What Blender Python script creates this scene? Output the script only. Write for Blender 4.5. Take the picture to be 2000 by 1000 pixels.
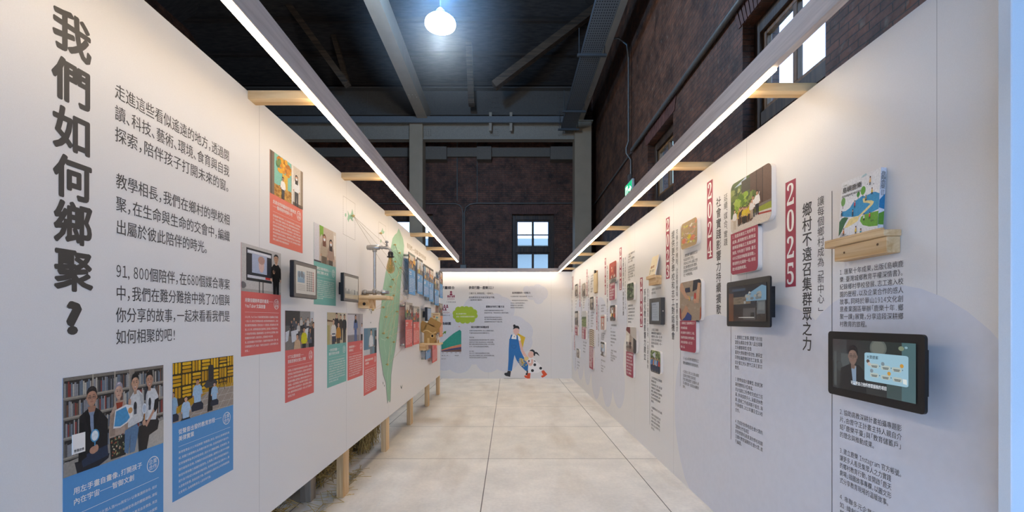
import bpy, math, random
import numpy as np
from mathutils import Vector

SC = bpy.context.scene
for _o in list(bpy.data.objects):
    bpy.data.objects.remove(_o)
COL = SC.collection
R2 = math.radians

# ------------------------------------------------------------------ camera
CAMH = 1.15                       # camera height
F, CX, CY = 888.9, 994.0, 624.0   # 16 mm lens on a 2000 px wide frame, vanishing point
cam_d = bpy.data.cameras.new('camera')
cam_d.lens, cam_d.sensor_width, cam_d.sensor_fit = 16.0, 36.0, 'HORIZONTAL'
cam_d.shift_x, cam_d.shift_y = (1000 - CX) / 2000, (CY - 500) / 2000
cam_d.clip_start, cam_d.clip_end = 0.02, 200
cam = bpy.data.objects.new('camera', cam_d)
COL.objects.link(cam)
cam.location = (0, 0, CAMH)
cam.rotation_euler = (R2(90), 0, 0)
SC.camera = cam

# ------------------------------------------------------------------ world, exposure
world = bpy.data.worlds.new('overcast_sky')
SC.world = world
world.use_nodes = True
_bg = world.node_tree.nodes['Background']
_bg.inputs[0].default_value = (0.35, 0.585, 1.0, 1)
_bg.inputs[1].default_value = 2.7
SC.view_settings.view_transform = 'Standard'
SC.view_settings.look = 'None'
SC.view_settings.gamma = 1
SC.view_settings.use_curve_mapping = False
SC.view_settings.exposure = 1.12
SC.cycles.max_bounces = 8
SC.cycles.diffuse_bounces = 5
SC.cycles.glossy_bounces = 3
SC.cycles.transmission_bounces = 4
SC.cycles.transparent_max_bounces = 6
SC.cycles.sample_clamp_indirect = 6
SC.cycles.caustics_reflective = False
SC.cycles.caustics_refractive = False

LED_STRENGTH = 18.0
LED_COLOR = (1.0, 0.785, 0.53)

def portal(name, loc, rot, sx, sy):
    l = bpy.data.lights.new(name, 'AREA')
    l.shape, l.size, l.size_y = 'RECTANGLE', sx, sy
    l.cycles.is_portal = True
    o = bpy.data.objects.new(name, l)
    COL.objects.link(o)
    o.location, o.rotation_euler = loc, rot

# the hall: dimensions used everywhere below
L, R, H = 1.064, 1.223, 2.081     # left and right partition faces, their top
DE = 8.86                          # face of the end partition
XB, YB = 2.67, 14.5                # brick walls: right, far
REAR_OPEN = (-3.2, 2.3, 0.0, 3.3)       # added opening in the unseen rear wall, sized for the daylight level (x0, x1, z0, z1)
YR = -3.2
portal('rear_opening_daylight', ((REAR_OPEN[0]+REAR_OPEN[1])/2, YR, (REAR_OPEN[2]+REAR_OPEN[3])/2), (R2(90), 0, 0), REAR_OPEN[1]-REAR_OPEN[0], REAR_OPEN[3]-REAR_OPEN[2])

# ------------------------------------------------------------------ colour and materials
def lin(h):
    if not isinstance(h, str):
        return tuple(h)
    h = h.lstrip('#')
    v = [int(h[i:i+2], 16) / 255 for i in (0, 2, 4)]
    return tuple(c / 12.92 if c <= 0.04045 else ((c + 0.055) / 1.055) ** 2.4 for c in v)

MATS = {}
def new_mat(name):
    m = bpy.data.materials.new(name)
    m.use_nodes = True
    nt = m.node_tree
    return m, nt, nt.nodes['Principled BSDF']

def node(nt, typ, **kw):
    n = nt.nodes.new(typ)
    for k, v in kw.items():
        setattr(n, k, v)
    return n

def mat(name, col, rough=0.55, metal=0.0, var=0.08, scale=30.0, bump=0.0, spec=None, stretch=(1, 1, 1)):
    """plain surface with a little procedural tone variation"""
    if name in MATS:
        return MATS[name]
    m, nt, p = new_mat(name)
    c = lin(col)
    tc = node(nt, 'ShaderNodeTexCoord'); mp = node(nt, 'ShaderNodeMapping')
    mp.inputs['Scale'].default_value = stretch
    nz = node(nt, 'ShaderNodeTexNoise'); nz.inputs['Scale'].default_value = scale; nz.inputs['Detail'].default_value = 4
    nt.links.new(tc.outputs['Object'], mp.inputs[0]); nt.links.new(mp.outputs[0], nz.inputs['Vector'])
    rp = node(nt, 'ShaderNodeValToRGB')
    rp.color_ramp.elements[0].position, rp.color_ramp.elements[1].position = 0.3, 0.7
    rp.color_ramp.elements[0].color = (*[x * (1 - var) for x in c], 1)
    rp.color_ramp.elements[1].color = (*[min(1, x * (1 + var)) for x in c], 1)
    nt.links.new(nz.outputs['Fac'], rp.inputs[0]); nt.links.new(rp.outputs[0], p.inputs['Base Color'])
    p.inputs['Roughness'].default_value = rough
    p.inputs['Metallic'].default_value = metal
    if spec is not None:
        p.inputs['Specular IOR Level'].default_value = spec
    if bump:
        b = node(nt, 'ShaderNodeBump'); b.inputs['Strength'].default_value = bump; b.inputs['Distance'].default_value = 0.01
        nt.links.new(nz.outputs['Fac'], b.inputs['Height']); nt.links.new(b.outputs[0], p.inputs['Normal'])
    MATS[name] = m
    return m

def wood(name, c1, c2, axis=1, scale=9.0, rough=0.6):
    """planed timber, the grain running along one axis"""
    if name in MATS:
        return MATS[name]
    m, nt, p = new_mat(name)
    tc = node(nt, 'ShaderNodeTexCoord'); mp = node(nt, 'ShaderNodeMapping')
    s = [scale * 5] * 3; s[axis] = scale * 0.25
    mp.inputs['Scale'].default_value = s
    nz = node(nt, 'ShaderNodeTexNoise'); nz.inputs['Scale'].default_value = 1; nz.inputs['Detail'].default_value = 6; nz.inputs['Distortion'].default_value = 0.8
    n2 = node(nt, 'ShaderNodeTexNoise'); n2.inputs['Scale'].default_value = 0.35; n2.inputs['Detail'].default_value = 2
    rp = node(nt, 'ShaderNodeValToRGB')
    rp.color_ramp.elements[0].position, rp.color_ramp.elements[1].position = 0.28, 0.66
    rp.color_ramp.elements[0].color = (*lin(c1), 1); rp.color_ramp.elements[1].color = (*lin(c2), 1)
    ad = node(nt, 'ShaderNodeMath', operation='ADD'); ad.inputs[1].default_value = -0.5
    a2 = node(nt, 'ShaderNodeMath', operation='ADD')
    nt.links.new(tc.outputs['Object'], mp.inputs[0]); nt.links.new(mp.outputs[0], nz.inputs['Vector']); nt.links.new(mp.outputs[0], n2.inputs['Vector'])
    nt.links.new(n2.outputs['Fac'], ad.inputs[0]); nt.links.new(nz.outputs['Fac'], a2.inputs[0]); nt.links.new(ad.outputs[0], a2.inputs[1])
    nt.links.new(a2.outputs[0], rp.inputs[0]); nt.links.new(rp.outputs[0], p.inputs['Base Color'])
    b = node(nt, 'ShaderNodeBump'); b.inputs['Strength'].default_value = 0.15; b.inputs['Distance'].default_value = 0.003
    nt.links.new(nz.outputs['Fac'], b.inputs['Height']); nt.links.new(b.outputs[0], p.inputs['Normal'])
    p.inputs['Roughness'].default_value = rough
    MATS[name] = m
    return m

def emit(name, col, strength):
    if name in MATS:
        return MATS[name]
    m, nt, p = new_mat(name)
    p.inputs['Base Color'].default_value = (0.8, 0.8, 0.8, 1)
    p.inputs['Emission Color'].default_value = (*lin(col), 1)
    p.inputs['Emission Strength'].default_value = strength
    MATS[name] = m
    return m

def brick_mat(name, ax_u, w=0.205, h=0.066, cols=('#764c36', '#614130', '#483b31'), vertical=False):
    m, nt, p = new_mat(name)
    tc = node(nt, 'ShaderNodeTexCoord'); sp = node(nt, 'ShaderNodeSeparateXYZ'); cb = node(nt, 'ShaderNodeCombineXYZ')
    nt.links.new(tc.outputs['Object'], sp.inputs[0])
    u = sp.outputs[ax_u]; v = sp.outputs[2]
    if vertical:
        u, v = v, u
    # ragged old brick: the coordinates wander a little
    nz = node(nt, 'ShaderNodeTexNoise'); nz.inputs['Scale'].default_value = 9; nz.inputs['Detail'].default_value = 3
    nt.links.new(tc.outputs['Object'], nz.inputs['Vector'])
    def wob(s, k):
        a = node(nt, 'ShaderNodeMath', operation='MULTIPLY_ADD'); a.inputs[1].default_value = k
        nt.links.new(nz.outputs['Fac'], a.inputs[0]); nt.links.new(s, a.inputs[2]); return a.outputs[0]
    nt.links.new(wob(u, 0.022), cb.inputs[0]); nt.links.new(wob(v, 0.018), cb.inputs[1])
    br = node(nt, 'ShaderNodeTexBrick')
    br.inputs['Scale'].default_value = 1.0
    br.inputs['Brick Width'].default_value = w; br.inputs['Row Height'].default_value = h
    br.inputs['Mortar Size'].default_value = 0.0055; br.inputs['Mortar Smooth'].default_value = 0.3
    br.inputs['Color1'].default_value = (*lin(cols[0]), 1); br.inputs['Color2'].default_value = (*lin(cols[1]), 1)
    br.inputs['Mortar'].default_value = (*lin(cols[2]), 1); br.inputs['Bias'].default_value = -0.1
    nt.links.new(cb.outputs[0], br.inputs['Vector'])
    n2 = node(nt, 'ShaderNodeTexNoise'); n2.inputs['Scale'].default_value = 3.2; n2.inputs['Detail'].default_value = 7; n2.inputs['Roughness'].default_value = 0.65
    nt.links.new(tc.outputs['Object'], n2.inputs['Vector'])
    rp = node(nt, 'ShaderNodeValToRGB')
    rp.color_ramp.elements[0].position, rp.color_ramp.elements[1].position = 0.36, 0.64
    rp.color_ramp.elements[0].color = (0.34, 0.33, 0.33, 1); rp.color_ramp.elements[1].color = (1.4, 1.34, 1.32, 1)
    nt.links.new(n2.outputs['Fac'], rp.inputs[0])
    mx = node(nt, 'ShaderNodeMix', data_type='RGBA', blend_type='MULTIPLY'); mx.inputs[0].default_value = 0.9
    nt.links.new(br.outputs['Color'], mx.inputs[6]); nt.links.new(rp.outputs[0], mx.inputs[7])
    # pale lime bloom in patches
    n3 = node(nt, 'ShaderNodeTexNoise'); n3.inputs['Scale'].default_value = 14; n3.inputs['Detail'].default_value = 5
    nt.links.new(tc.outputs['Object'], n3.inputs['Vector'])
    r3 = node(nt, 'ShaderNodeValToRGB'); r3.color_ramp.elements[0].position, r3.color_ramp.elements[1].position = 0.6, 0.78
    r3.color_ramp.elements[1].color = (0.6, 0.6, 0.6, 1)
    nt.links.new(n3.outputs['Fac'], r3.inputs[0])
    m2 = node(nt, 'ShaderNodeMix', data_type='RGBA'); m2.inputs[7].default_value = (*lin('#857b6c'), 1)
    nt.links.new(r3.outputs[0], m2.inputs[0]); nt.links.new(mx.outputs[2], m2.inputs[6])
    nt.links.new(m2.outputs[2], p.inputs['Base Color'])
    hs = node(nt, 'ShaderNodeMath', operation='MULTIPLY_ADD'); hs.inputs[1].default_value = -0.8
    nt.links.new(br.outputs['Fac'], hs.inputs[0]); nt.links.new(n3.outputs['Fac'], hs.inputs[2])
    b = node(nt, 'ShaderNodeBump'); b.inputs['Strength'].default_value = 0.7; b.inputs['Distance'].default_value = 0.02
    nt.links.new(hs.outputs[0], b.inputs['Height']); nt.links.new(b.outputs[0], p.inputs['Normal'])
    p.inputs['Roughness'].default_value = 0.62
    MATS[name] = m
    return m

def panel_mat(name, axis, seams0, step, col=(0.80, 0.785, 0.775)):
    """matt white printed board with hairline joints between its sheets"""
    m, nt, p = new_mat(name)
    tc = node(nt, 'ShaderNodeTexCoord'); sp = node(nt, 'ShaderNodeSeparateXYZ')
    nt.links.new(tc.outputs['Object'], sp.inputs[0])
    a = node(nt, 'ShaderNodeMath', operation='SUBTRACT'); a.inputs[1].default_value = seams0 - step * 20
    nt.links.new(sp.outputs[axis], a.inputs[0])
    md = node(nt, 'ShaderNodeMath', operation='MODULO'); md.inputs[1].default_value = step
    nt.links.new(a.outputs[0], md.inputs[0])
    lt = node(nt, 'ShaderNodeMath', operation='LESS_THAN'); lt.inputs[1].default_value = 0.0016
    nt.links.new(md.outputs[0], lt.inputs[0])
    nz = node(nt, 'ShaderNodeTexNoise'); nz.inputs['Scale'].default_value = 420; nz.inputs['Detail'].default_value = 2
    nt.links.new(tc.outputs['Object'], nz.inputs['Vector'])
    rp = node(nt, 'ShaderNodeValToRGB')
    rp.color_ramp.elements[0].color = (*[c * 0.94 for c in col], 1); rp.color_ramp.elements[1].color = (*[c * 1.04 for c in col], 1)
    nt.links.new(nz.outputs['Fac'], rp.inputs[0])
    mx = node(nt, 'ShaderNodeMix', data_type='RGBA'); mx.inputs[7].default_value = (0.38, 0.37, 0.36, 1)
    nt.links.new(lt.outputs[0], mx.inputs[0]); nt.links.new(rp.outputs[0], mx.inputs[6])
    nt.links.new(mx.outputs[2], p.inputs['Base Color'])
    b = node(nt, 'ShaderNodeBump'); b.inputs['Strength'].default_value = 0.05; b.inputs['Distance'].default_value = 0.001
    nt.links.new(nz.outputs['Fac'], b.inputs['Height']); nt.links.new(b.outputs[0], p.inputs['Normal'])
    p.inputs['Roughness'].default_value = 0.6; p.inputs['Specular IOR Level'].default_value = 0.25
    MATS[name] = m
    return m

def print_mat():
    """picture print: the colours sit in the mesh's face colours"""
    m, nt, p = new_mat('printed_picture')
    a = node(nt, 'ShaderNodeVertexColor', layer_name='Col')
    nz = node(nt, 'ShaderNodeTexNoise'); nz.inputs['Scale'].default_value = 160; nz.inputs['Detail'].default_value = 3
    tc = node(nt, 'ShaderNodeTexCoord'); nt.links.new(tc.outputs['Object'], nz.inputs['Vector'])
    rp = node(nt, 'ShaderNodeValToRGB'); rp.color_ramp.elements[0].color = (0.72, 0.72, 0.72, 1); rp.color_ramp.elements[1].color = (1.2, 1.2, 1.2, 1)
    nt.links.new(nz.outputs['Fac'], rp.inputs[0])
    mx = node(nt, 'ShaderNodeMix', data_type='RGBA', blend_type='MULTIPLY'); mx.inputs[0].default_value = 1
    nt.links.new(a.outputs['Color'], mx.inputs[6]); nt.links.new(rp.outputs[0], mx.inputs[7])
    nt.links.new(mx.outputs[2], p.inputs['Base Color'])
    p.inputs['Roughness'].default_value = 0.55; p.inputs['Specular IOR Level'].default_value = 0.3
    return m
PRINT = print_mat()

def screen_mat(name, strength):
    """lit display: what the screen shows is its own light, under a glossy sheet"""
    m, nt, p = new_mat(name)
    a = node(nt, 'ShaderNodeVertexColor', layer_name='Col')
    p.inputs['Base Color'].default_value = (0.01, 0.01, 0.012, 1)
    nt.links.new(a.outputs['Color'], p.inputs['Emission Color'])
    p.inputs['Emission Strength'].default_value = strength
    p.inputs['Roughness'].default_value = 0.12
    return m
SCREEN = screen_mat('lit_screen', 0.39)

def glass_mat():
    m = bpy.data.materials.new('window_glass'); m.use_nodes = True
    nt = m.node_tree; nt.nodes.clear()
    out = node(nt, 'ShaderNodeOutputMaterial'); mx = node(nt, 'ShaderNodeMixShader')
    t = node(nt, 'ShaderNodeBsdfTransparent'); g = node(nt, 'ShaderNodeBsdfGlossy'); g.inputs['Roughness'].default_value = 0.03
    lw = node(nt, 'ShaderNodeLayerWeight'); lw.inputs[0].default_value = 0.5
    fr = node(nt, 'ShaderNodeMath', operation='POWER'); fr.inputs[1].default_value = 5.0; nt.links.new(lw.outputs['Facing'], fr.inputs[0])
    t.inputs[0].default_value = (0.93, 0.97, 0.98, 1)
    nt.links.new(fr.outputs[0], mx.inputs[0]); nt.links.new(t.outputs[0], mx.inputs[1]); nt.links.new(g.outputs[0], mx.inputs[2])
    nt.links.new(mx.outputs[0], out.inputs[0])
    return m
GLASS = glass_mat()

# ------------------------------------------------------------------ object helpers
ORG = {}
def tag(o, label=None, cat=None, group=None, kind=None):
    if label: o['label'] = label
    if cat: o['category'] = cat
    if group: o['group'] = group
    if kind: o['kind'] = kind
    return o

def empty(name, loc, label=None, cat=None, group=None):
    o = bpy.data.objects.new(name, None)
    o.empty_display_size = 0.05
    COL.objects.link(o); o.location = loc
    ORG[o] = Vector(loc)
    return tag(o, label, cat, group)

def link_mesh(name, me, parent, org):
    o = bpy.data.objects.new(name, me)
    COL.objects.link(o)
    if parent is not None:
        o.parent = parent; ORG[o] = ORG[parent]
    else:
        o.location = org; ORG[o] = Vector(org)
    return o

class MB:
    """collects shapes and links them as one mesh object"""
    def __init__(s):
        s.v, s.f, s.c, s.sm, s.mi = [], [], [], [], []
    def add(s, vs, fs, col=None, smooth=False, mi=0):
        n = len(s.v)
        s.v += [tuple(v) for v in vs]
        for f in fs:
            s.f.append([i + n for i in f]); s.c.append(col); s.sm.append(smooth); s.mi.append(mi)
        return s
    def box(s, x0, x1, y0, y1, z0, z1, bev=0.0, col=None, mi=0):
        x0, x1 = min(x0, x1), max(x0, x1); y0, y1 = min(y0, y1), max(y0, y1); z0, z1 = min(z0, z1), max(z0, z1)
        if bev <= 0:
            vs = [(x, y, z) for z in (z0, z1) for x, y in ((x0, y0), (x1, y0), (x1, y1), (x0, y1))]
            return s.add(vs, [(3, 2, 1, 0), (4, 5, 6, 7), (0, 1, 5, 4), (1, 2, 6, 5), (2, 3, 7, 6), (3, 0, 4, 7)], col, mi=mi)
        b = min(bev, (x1-x0)/2.01, (y1-y0)/2.01, (z1-z0)/2.01)
        rings = []
        for z, i in ((z0, b), (z0+b, 0), (z1-b, 0), (z1, b)):
            a0, a1, c0, c1 = x0+i, x1-i, y0+i, y1-i
            k = b if i == 0 else 0.0
            k = b
            rings.append([(a0+k, c0, z), (a1-k, c0, z), (a1, c0+k, z), (a1, c1-k, z), (a1-k, c1, z), (a0+k, c1, z), (a0, c1-k, z), (a0, c0+k, z)])
        vs = [p for r in rings for p in r]
        fs = [tuple(range(7, -1, -1)), tuple(range(24, 32))]
        for r in range(3):
            for i in range(8):
                j = (i+1) % 8
                fs.append((r*8+i, r*8+j, r*8+8+j, r*8+8+i))
        return s.add(vs, fs, col, mi=mi)
    def obox(s, p0, p1, w, h, up=(0, 0, 1), mi=0):
        """square bar from p0 to p1"""
        p0, p1 = Vector(p0), Vector(p1); d = (p1-p0).normalized()
        a = d.cross(Vector(up))
        if a.length < 1e-4: a = d.cross(Vector((1, 0, 0)))
        a.normalize(); b = a.cross(d)
        vs = [p + a*sx*w/2 + b*sy*h/2 for p in (p0, p1) for sx, sy in ((-1, -1), (1, -1), (1, 1), (-1, 1))]
        return s.add(vs, [(3, 2, 1, 0), (4, 5, 6, 7), (0, 1, 5, 4), (1, 2, 6, 5), (2, 3, 7, 6), (3, 0, 4, 7)], mi=mi)
    def tube(s, pts, r, n=8, cap=True, mi=0):
        pts = [Vector(p) for p in pts]; rings = []
        rr = r if isinstance(r, (list, tuple)) else [r]*len(pts)
        ref = None
        for i, p in enumerate(pts):
            d = (pts[min(i+1, len(pts)-1)] - pts[max(i-1, 0)]).normalized()
            if ref is None:
                ref = Vector((0, 0, 1)) if abs(d.z) < 0.9 else Vector((1, 0, 0))
            a = d.cross(ref).normalized(); b = a.cross(d).normalized(); ref = b
            rings.append([p + (a*math.cos(t) + b*math.sin(t))*rr[i] for t in (2*math.pi*k/n for k in range(n))])
        vs = [q for ring in rings for q in ring]; fs = []
        for i in range(len(pts)-1):
            for k in range(n):
                j = (k+1) % n
                fs.append((i*n+k, i*n+n+k, i*n+n+j, i*n+j))
        s.add(vs, fs, smooth=True, mi=mi)
        if cap:
            s.add(rings[0], [tuple(range(n))], mi=mi); s.add(rings[-1], [tuple(range(n-1, -1, -1))], mi=mi)
        return s
    def lathe(s, c, prof, n=20, axis='z', mi=0):
        """profile of (radius, height) turned about an axis through c"""
        vs, fs = [], []
        for r, h in prof:
            for k in range(n):
                t = 2*math.pi*k/n; a, b = r*math.cos(t), r*math.sin(t)
                vs.append({'z': (c[0]+a, c[1]+b, c[2]+h), 'x': (c[0]+h, c[1]+a, c[2]+b), 'y': (c[0]+b, c[1]+h, c[2]+a)}[axis])
        for i in range(len(prof)-1):
            for k in range(n):
                j = (k+1) % n
                fs.append((i*n+k, i*n+j, i*n+n+j, i*n+n+k))
        if prof[0][0] > 1e-5: fs.append(tuple(range(n-1, -1, -1)))
        if prof[-1][0] > 1e-5: fs.append(tuple((len(prof)-1)*n+k for k in range(n)))
        return s.add(vs, fs, smooth=True, mi=mi)
    def plate(s, sf, pts, d0, d1, col=None, mi=0):
        """outline in a surface's own (u, v), pushed out from d0 to d1"""
        n = len(pts)
        A = [sf.pt(u, v, d0) for u, v in pts]; B = [sf.pt(u, v, d1) for u, v in pts]
        fs = [tuple(range(n-1, -1, -1)), tuple(range(n, 2*n))]
        fs += [(i, (i+1) % n, n+(i+1) % n, n+i) for i in range(n)]
        return s.add(A+B, fs, col, mi=mi)
    def build(s, name, m, parent=None, label=None, cat=None, group=None, kind=None, org=None):
        v = np.array(s.v, dtype=np.float64)
        if parent is not None:
            o0 = ORG[parent]
        elif org is not None:
            o0 = Vector(org)
        else:
            lo, hi = v.min(0), v.max(0)
            o0 = Vector(((lo[0]+hi[0])/2, (lo[1]+hi[1])/2, lo[2]))
        v = v - np.array(o0)
        me = bpy.data.meshes.new(name)
        me.from_pydata(v.tolist(), [], s.f)
        ms = m if isinstance(m, (list, tuple)) else [m]
        for x in ms: me.materials.append(x)
        me.polygons.foreach_set('use_smooth', s.sm)
        if len(ms) > 1: me.polygons.foreach_set('material_index', s.mi)
        if any(c is not None for c in s.c):
            at = me.color_attributes.new('Col', 'FLOAT_COLOR', 'CORNER')
            arr = []
            for f, c in zip(s.f, s.c):
                arr += [*(c or (0.5, 0.5, 0.5)), 1.0] * len(f)
            at.data.foreach_set('color', arr)
        me.update()
        o = link_mesh(name, me, parent, o0)
        return tag(o, label, cat, group, kind)

class Surf:
    """a flat face: origin, reading direction U, up V, outward normal N; d is the distance off it"""
    def __init__(s, o, U, V, N):
        s.o, s.U, s.V, s.N = map(Vector, (o, U, V, N))
    def pt(s, u, v, d=0.0):
        return s.o + s.U*u + s.V*v + s.N*d
    def px(s, x, y, d=0.0):
        """where the sight line through photo pixel (x, y) meets the face (d off it)"""
        ray = Vector(((x-CX)/F, 1.0, -(y-CY)/F)); c = Vector((0, 0, CAMH))
        t = (s.o + s.N*d - c).dot(s.N) / ray.dot(s.N)
        q = c + ray*t - s.o
        return q.dot(s.U), q.dot(s.V)
    def off(s, d):
        return Surf(s.o + s.N*d, s.U, s.V, s.N)
WL = Surf((-L, 0, 0), (0, 1, 0), (0, 0, 1), (1, 0, 0))
WR = Surf((R, 0, 0), (0, -1, 0), (0, 0, 1), (-1, 0, 0))
WE = Surf((0, DE, 0), (1, 0, 0), (0, 0, 1), (0, -1, 0))

def rrect(u0, v0, u1, v1, r, n=6):
    u0, u1 = min(u0, u1), max(u0, u1); v0, v1 = min(v0, v1), max(v0, v1)
    r = min(r, (u1-u0)/2.01, (v1-v0)/2.01); P = []
    for cu, cv, a in ((u1-r, v0+r, -90), (u1-r, v1-r, 0), (u0+r, v1-r, 90), (u0+r, v0+r, 180)):
        for k in range(n+1):
            t = R2(a + 90*k/n); P.append((cu+r*math.cos(t), cv+r*math.sin(t)))
    return P

# ------------------------------------------------------------------ lettering
GL = {}
def glyph(ch):
    k = ch
    if k not in GL:
        c = bpy.data.curves.new('g', 'FONT'); c.body = ch; c.size = 1; c.resolution_u = 2
        o = bpy.data.objects.new('g', c); COL.objects.link(o)
        dg = bpy.context.evaluated_depsgraph_get()
        me = bpy.data.meshes.new_from_object(o.evaluated_get(dg), depsgraph=dg)
        v = np.zeros(len(me.vertices)*3); me.vertices.foreach_get('co', v); v = v.reshape(-1, 3)[:, :2].copy()
        f = [tuple(p.vertices) for p in me.polygons]
        bpy.data.objects.remove(o); bpy.data.curves.remove(c); bpy.data.meshes.remove(me)
        GL[k] = (v, f)
    return GL[k]

HALF = '，,。、.:;!？?！：；·•'
def adv(ch):
    if ch == ' ': return 0.3
    if ch in '《》〈〉「」【】（）()': return 0.55
    if ch in HALF: return 0.52
    if ord(ch) < 0x2000:
        if ch.isdigit(): return 0.56
        return 0.32 if ch in "iljtf'|" else 0.85 if ch in 'mwMW' else 0.66 if ch.isupper() else 0.54
    return 1.0

class Text:
    def __init__(s):
        s.v, s.f, s.n = [], [], 0
    def put(s, sf, ch, u, v, sx, sy, d, bold=0.0, center=False):
        """one character with the middle of its em square at (u, v)"""
        if ch == ' ': return
        w = adv(ch); c0 = ch
        if ch.isascii() and ch.isalnum():
            ch = chr(ord(ch)+0xFEE0); center_x = True; sx = sx*(.8 if c0 not in 'mwMW' else .9)
        else: center_x = False
        g, f = glyph(ch)
        if not len(g): return
        if center:
            cx, cy = (g[:, 0].min()+g[:, 0].max())/2, (g[:, 1].min()+g[:, 1].max())/2
        else:
            cx, cy = (0.5 if w == 1.0 and not center_x else (g[:, 0].min()+g[:, 0].max())/2), 0.355
            if ch in '，,。、': cx = 0.27
            elif ch in '《「【（〈': cx = 0.72
            elif ch in '》」】）〉': cx = 0.28
        # heavier weights: the outline laid down again, shifted around a small circle
        n = 0 if bold < 0.0015 else 2 if bold < 0.008 else 6 if bold < 0.016 else 10
        sh = [(0, 0)] + [(bold*math.cos(2*math.pi*k/n), bold*math.sin(2*math.pi*k/n)) for k in range(n)]
        for q, (dx, dy) in enumerate(sh):
            uu, vv = u + (g[:, 0]-cx+dx)*sx, v + (g[:, 1]-cy+dy)*sy
            P = np.array(sf.o)[None] + uu[:, None]*np.array(sf.U)[None] + vv[:, None]*np.array(sf.V)[None] + (d+q*1.2e-5)*np.array(sf.N)[None]
            s.v.append(P)
            s.f += [[i + s.n for i in z] for z in f]
            s.n += len(P)
    def line(s, sf, txt, u, v, size, d, bold=0.0, fit=None, sx=None):
        """a line read along U, starting at u, centred on v; fit = width to fill"""
        sx = sx or size
        txt = ''.join('，' if c == ',' and not (0 < i < len(txt)-1 and txt[i-1].isdigit() and txt[i+1].isdigit()) else c for i, c in enumerate(txt))
        tot = sum(adv(c) for c in txt)*sx
        k = fit/tot if fit else 1.0
        for c in txt:
            a = adv(c)*sx*k
            s.put(sf, c, u+a/2, v, sx*min(k, 1.12), size, d, bold)
            u += a
        return u
    def column(s, sf, txt, u, v, size, pitch, d, bold=0.0, sx=None):
        """characters stacked downward, the first centred on (u, v)"""
        sx = sx or size
        for c in txt:
            if c in '、，。':
                s.put(sf, c, u+0.18*sx, v+0.25*size, sx, size, d, bold, True); v -= pitch*0.8
            else:
                s.put(sf, c, u, v, sx, size, d, bold, ord(c) < 0x2000 or c in '﹁﹂﹃﹄' or ord(c) > 0x1d000); v -= pitch
        return v
    def build(s, name, m, parent=None, **kw):
        if not s.v: return None
        mb = MB(); mb.v = [tuple(p) for p in np.concatenate(s.v)]; mb.f = s.f
        n = len(s.f); mb.c, mb.sm, mb.mi = [None]*n, [False]*n, [0]*n
        return mb.build(name, m, parent, **kw)

def block(sf, lines, pTL, pTR, pBL, d, bold=0.0, size=None, fill=0.86, full=None, T=None):
    """a justified text block: photo pixels of its first line's left and right ends and its last line's left end"""
    T = T or Text()
    u0, va = sf.px(*pTL, d); u1, _ = sf.px(*pTR, d); _, vb = sf.px(*pBL, d)
    n = max(1, len(lines)-1)
    wmax = max(sum(adv(c) for c in l) for l in lines)
    sx = (u1-u0)/(full or wmax)
    for i, l in enumerate(lines):
        if not l: continue
        w = sum(adv(c) for c in l)
        fit = (u1-u0) if w > 0.86*wmax else None
        T.line(sf, l, u0, va+(vb-va)*i/n, size or sx*1.0, d, bold, fit, sx*fill/0.86 if not fit else sx)
    return T

# ------------------------------------------------------------------ printed pictures
def clip_poly(P, W):
    """cut polygon P to the convex outline W (both anticlockwise)"""
    out = P
    for i in range(len(W)):
        ax, ay = W[i]; bx, by = W[(i+1) % len(W)]
        ins = lambda p: (bx-ax)*(p[1]-ay) - (by-ay)*(p[0]-ax) >= -1e-12
        src, out = out, []
        for j in range(len(src)):
            p, q = src[j], src[(j+1) % len(src)]
            a, b = ins(p), ins(q)
            if a: out.append(p)
            if a != b:
                den = (bx-ax)*(q[1]-p[1]) - (by-ay)*(q[0]-p[0])
                if abs(den) < 1e-15: continue
                t = ((bx-ax)*(ay-p[1]) - (by-ay)*(ax-p[0])) / den
                out.append((p[0]+t*(q[0]-p[0]), p[1]+t*(q[1]-p[1])))
        if len(out) < 3: return []
    return out

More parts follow.
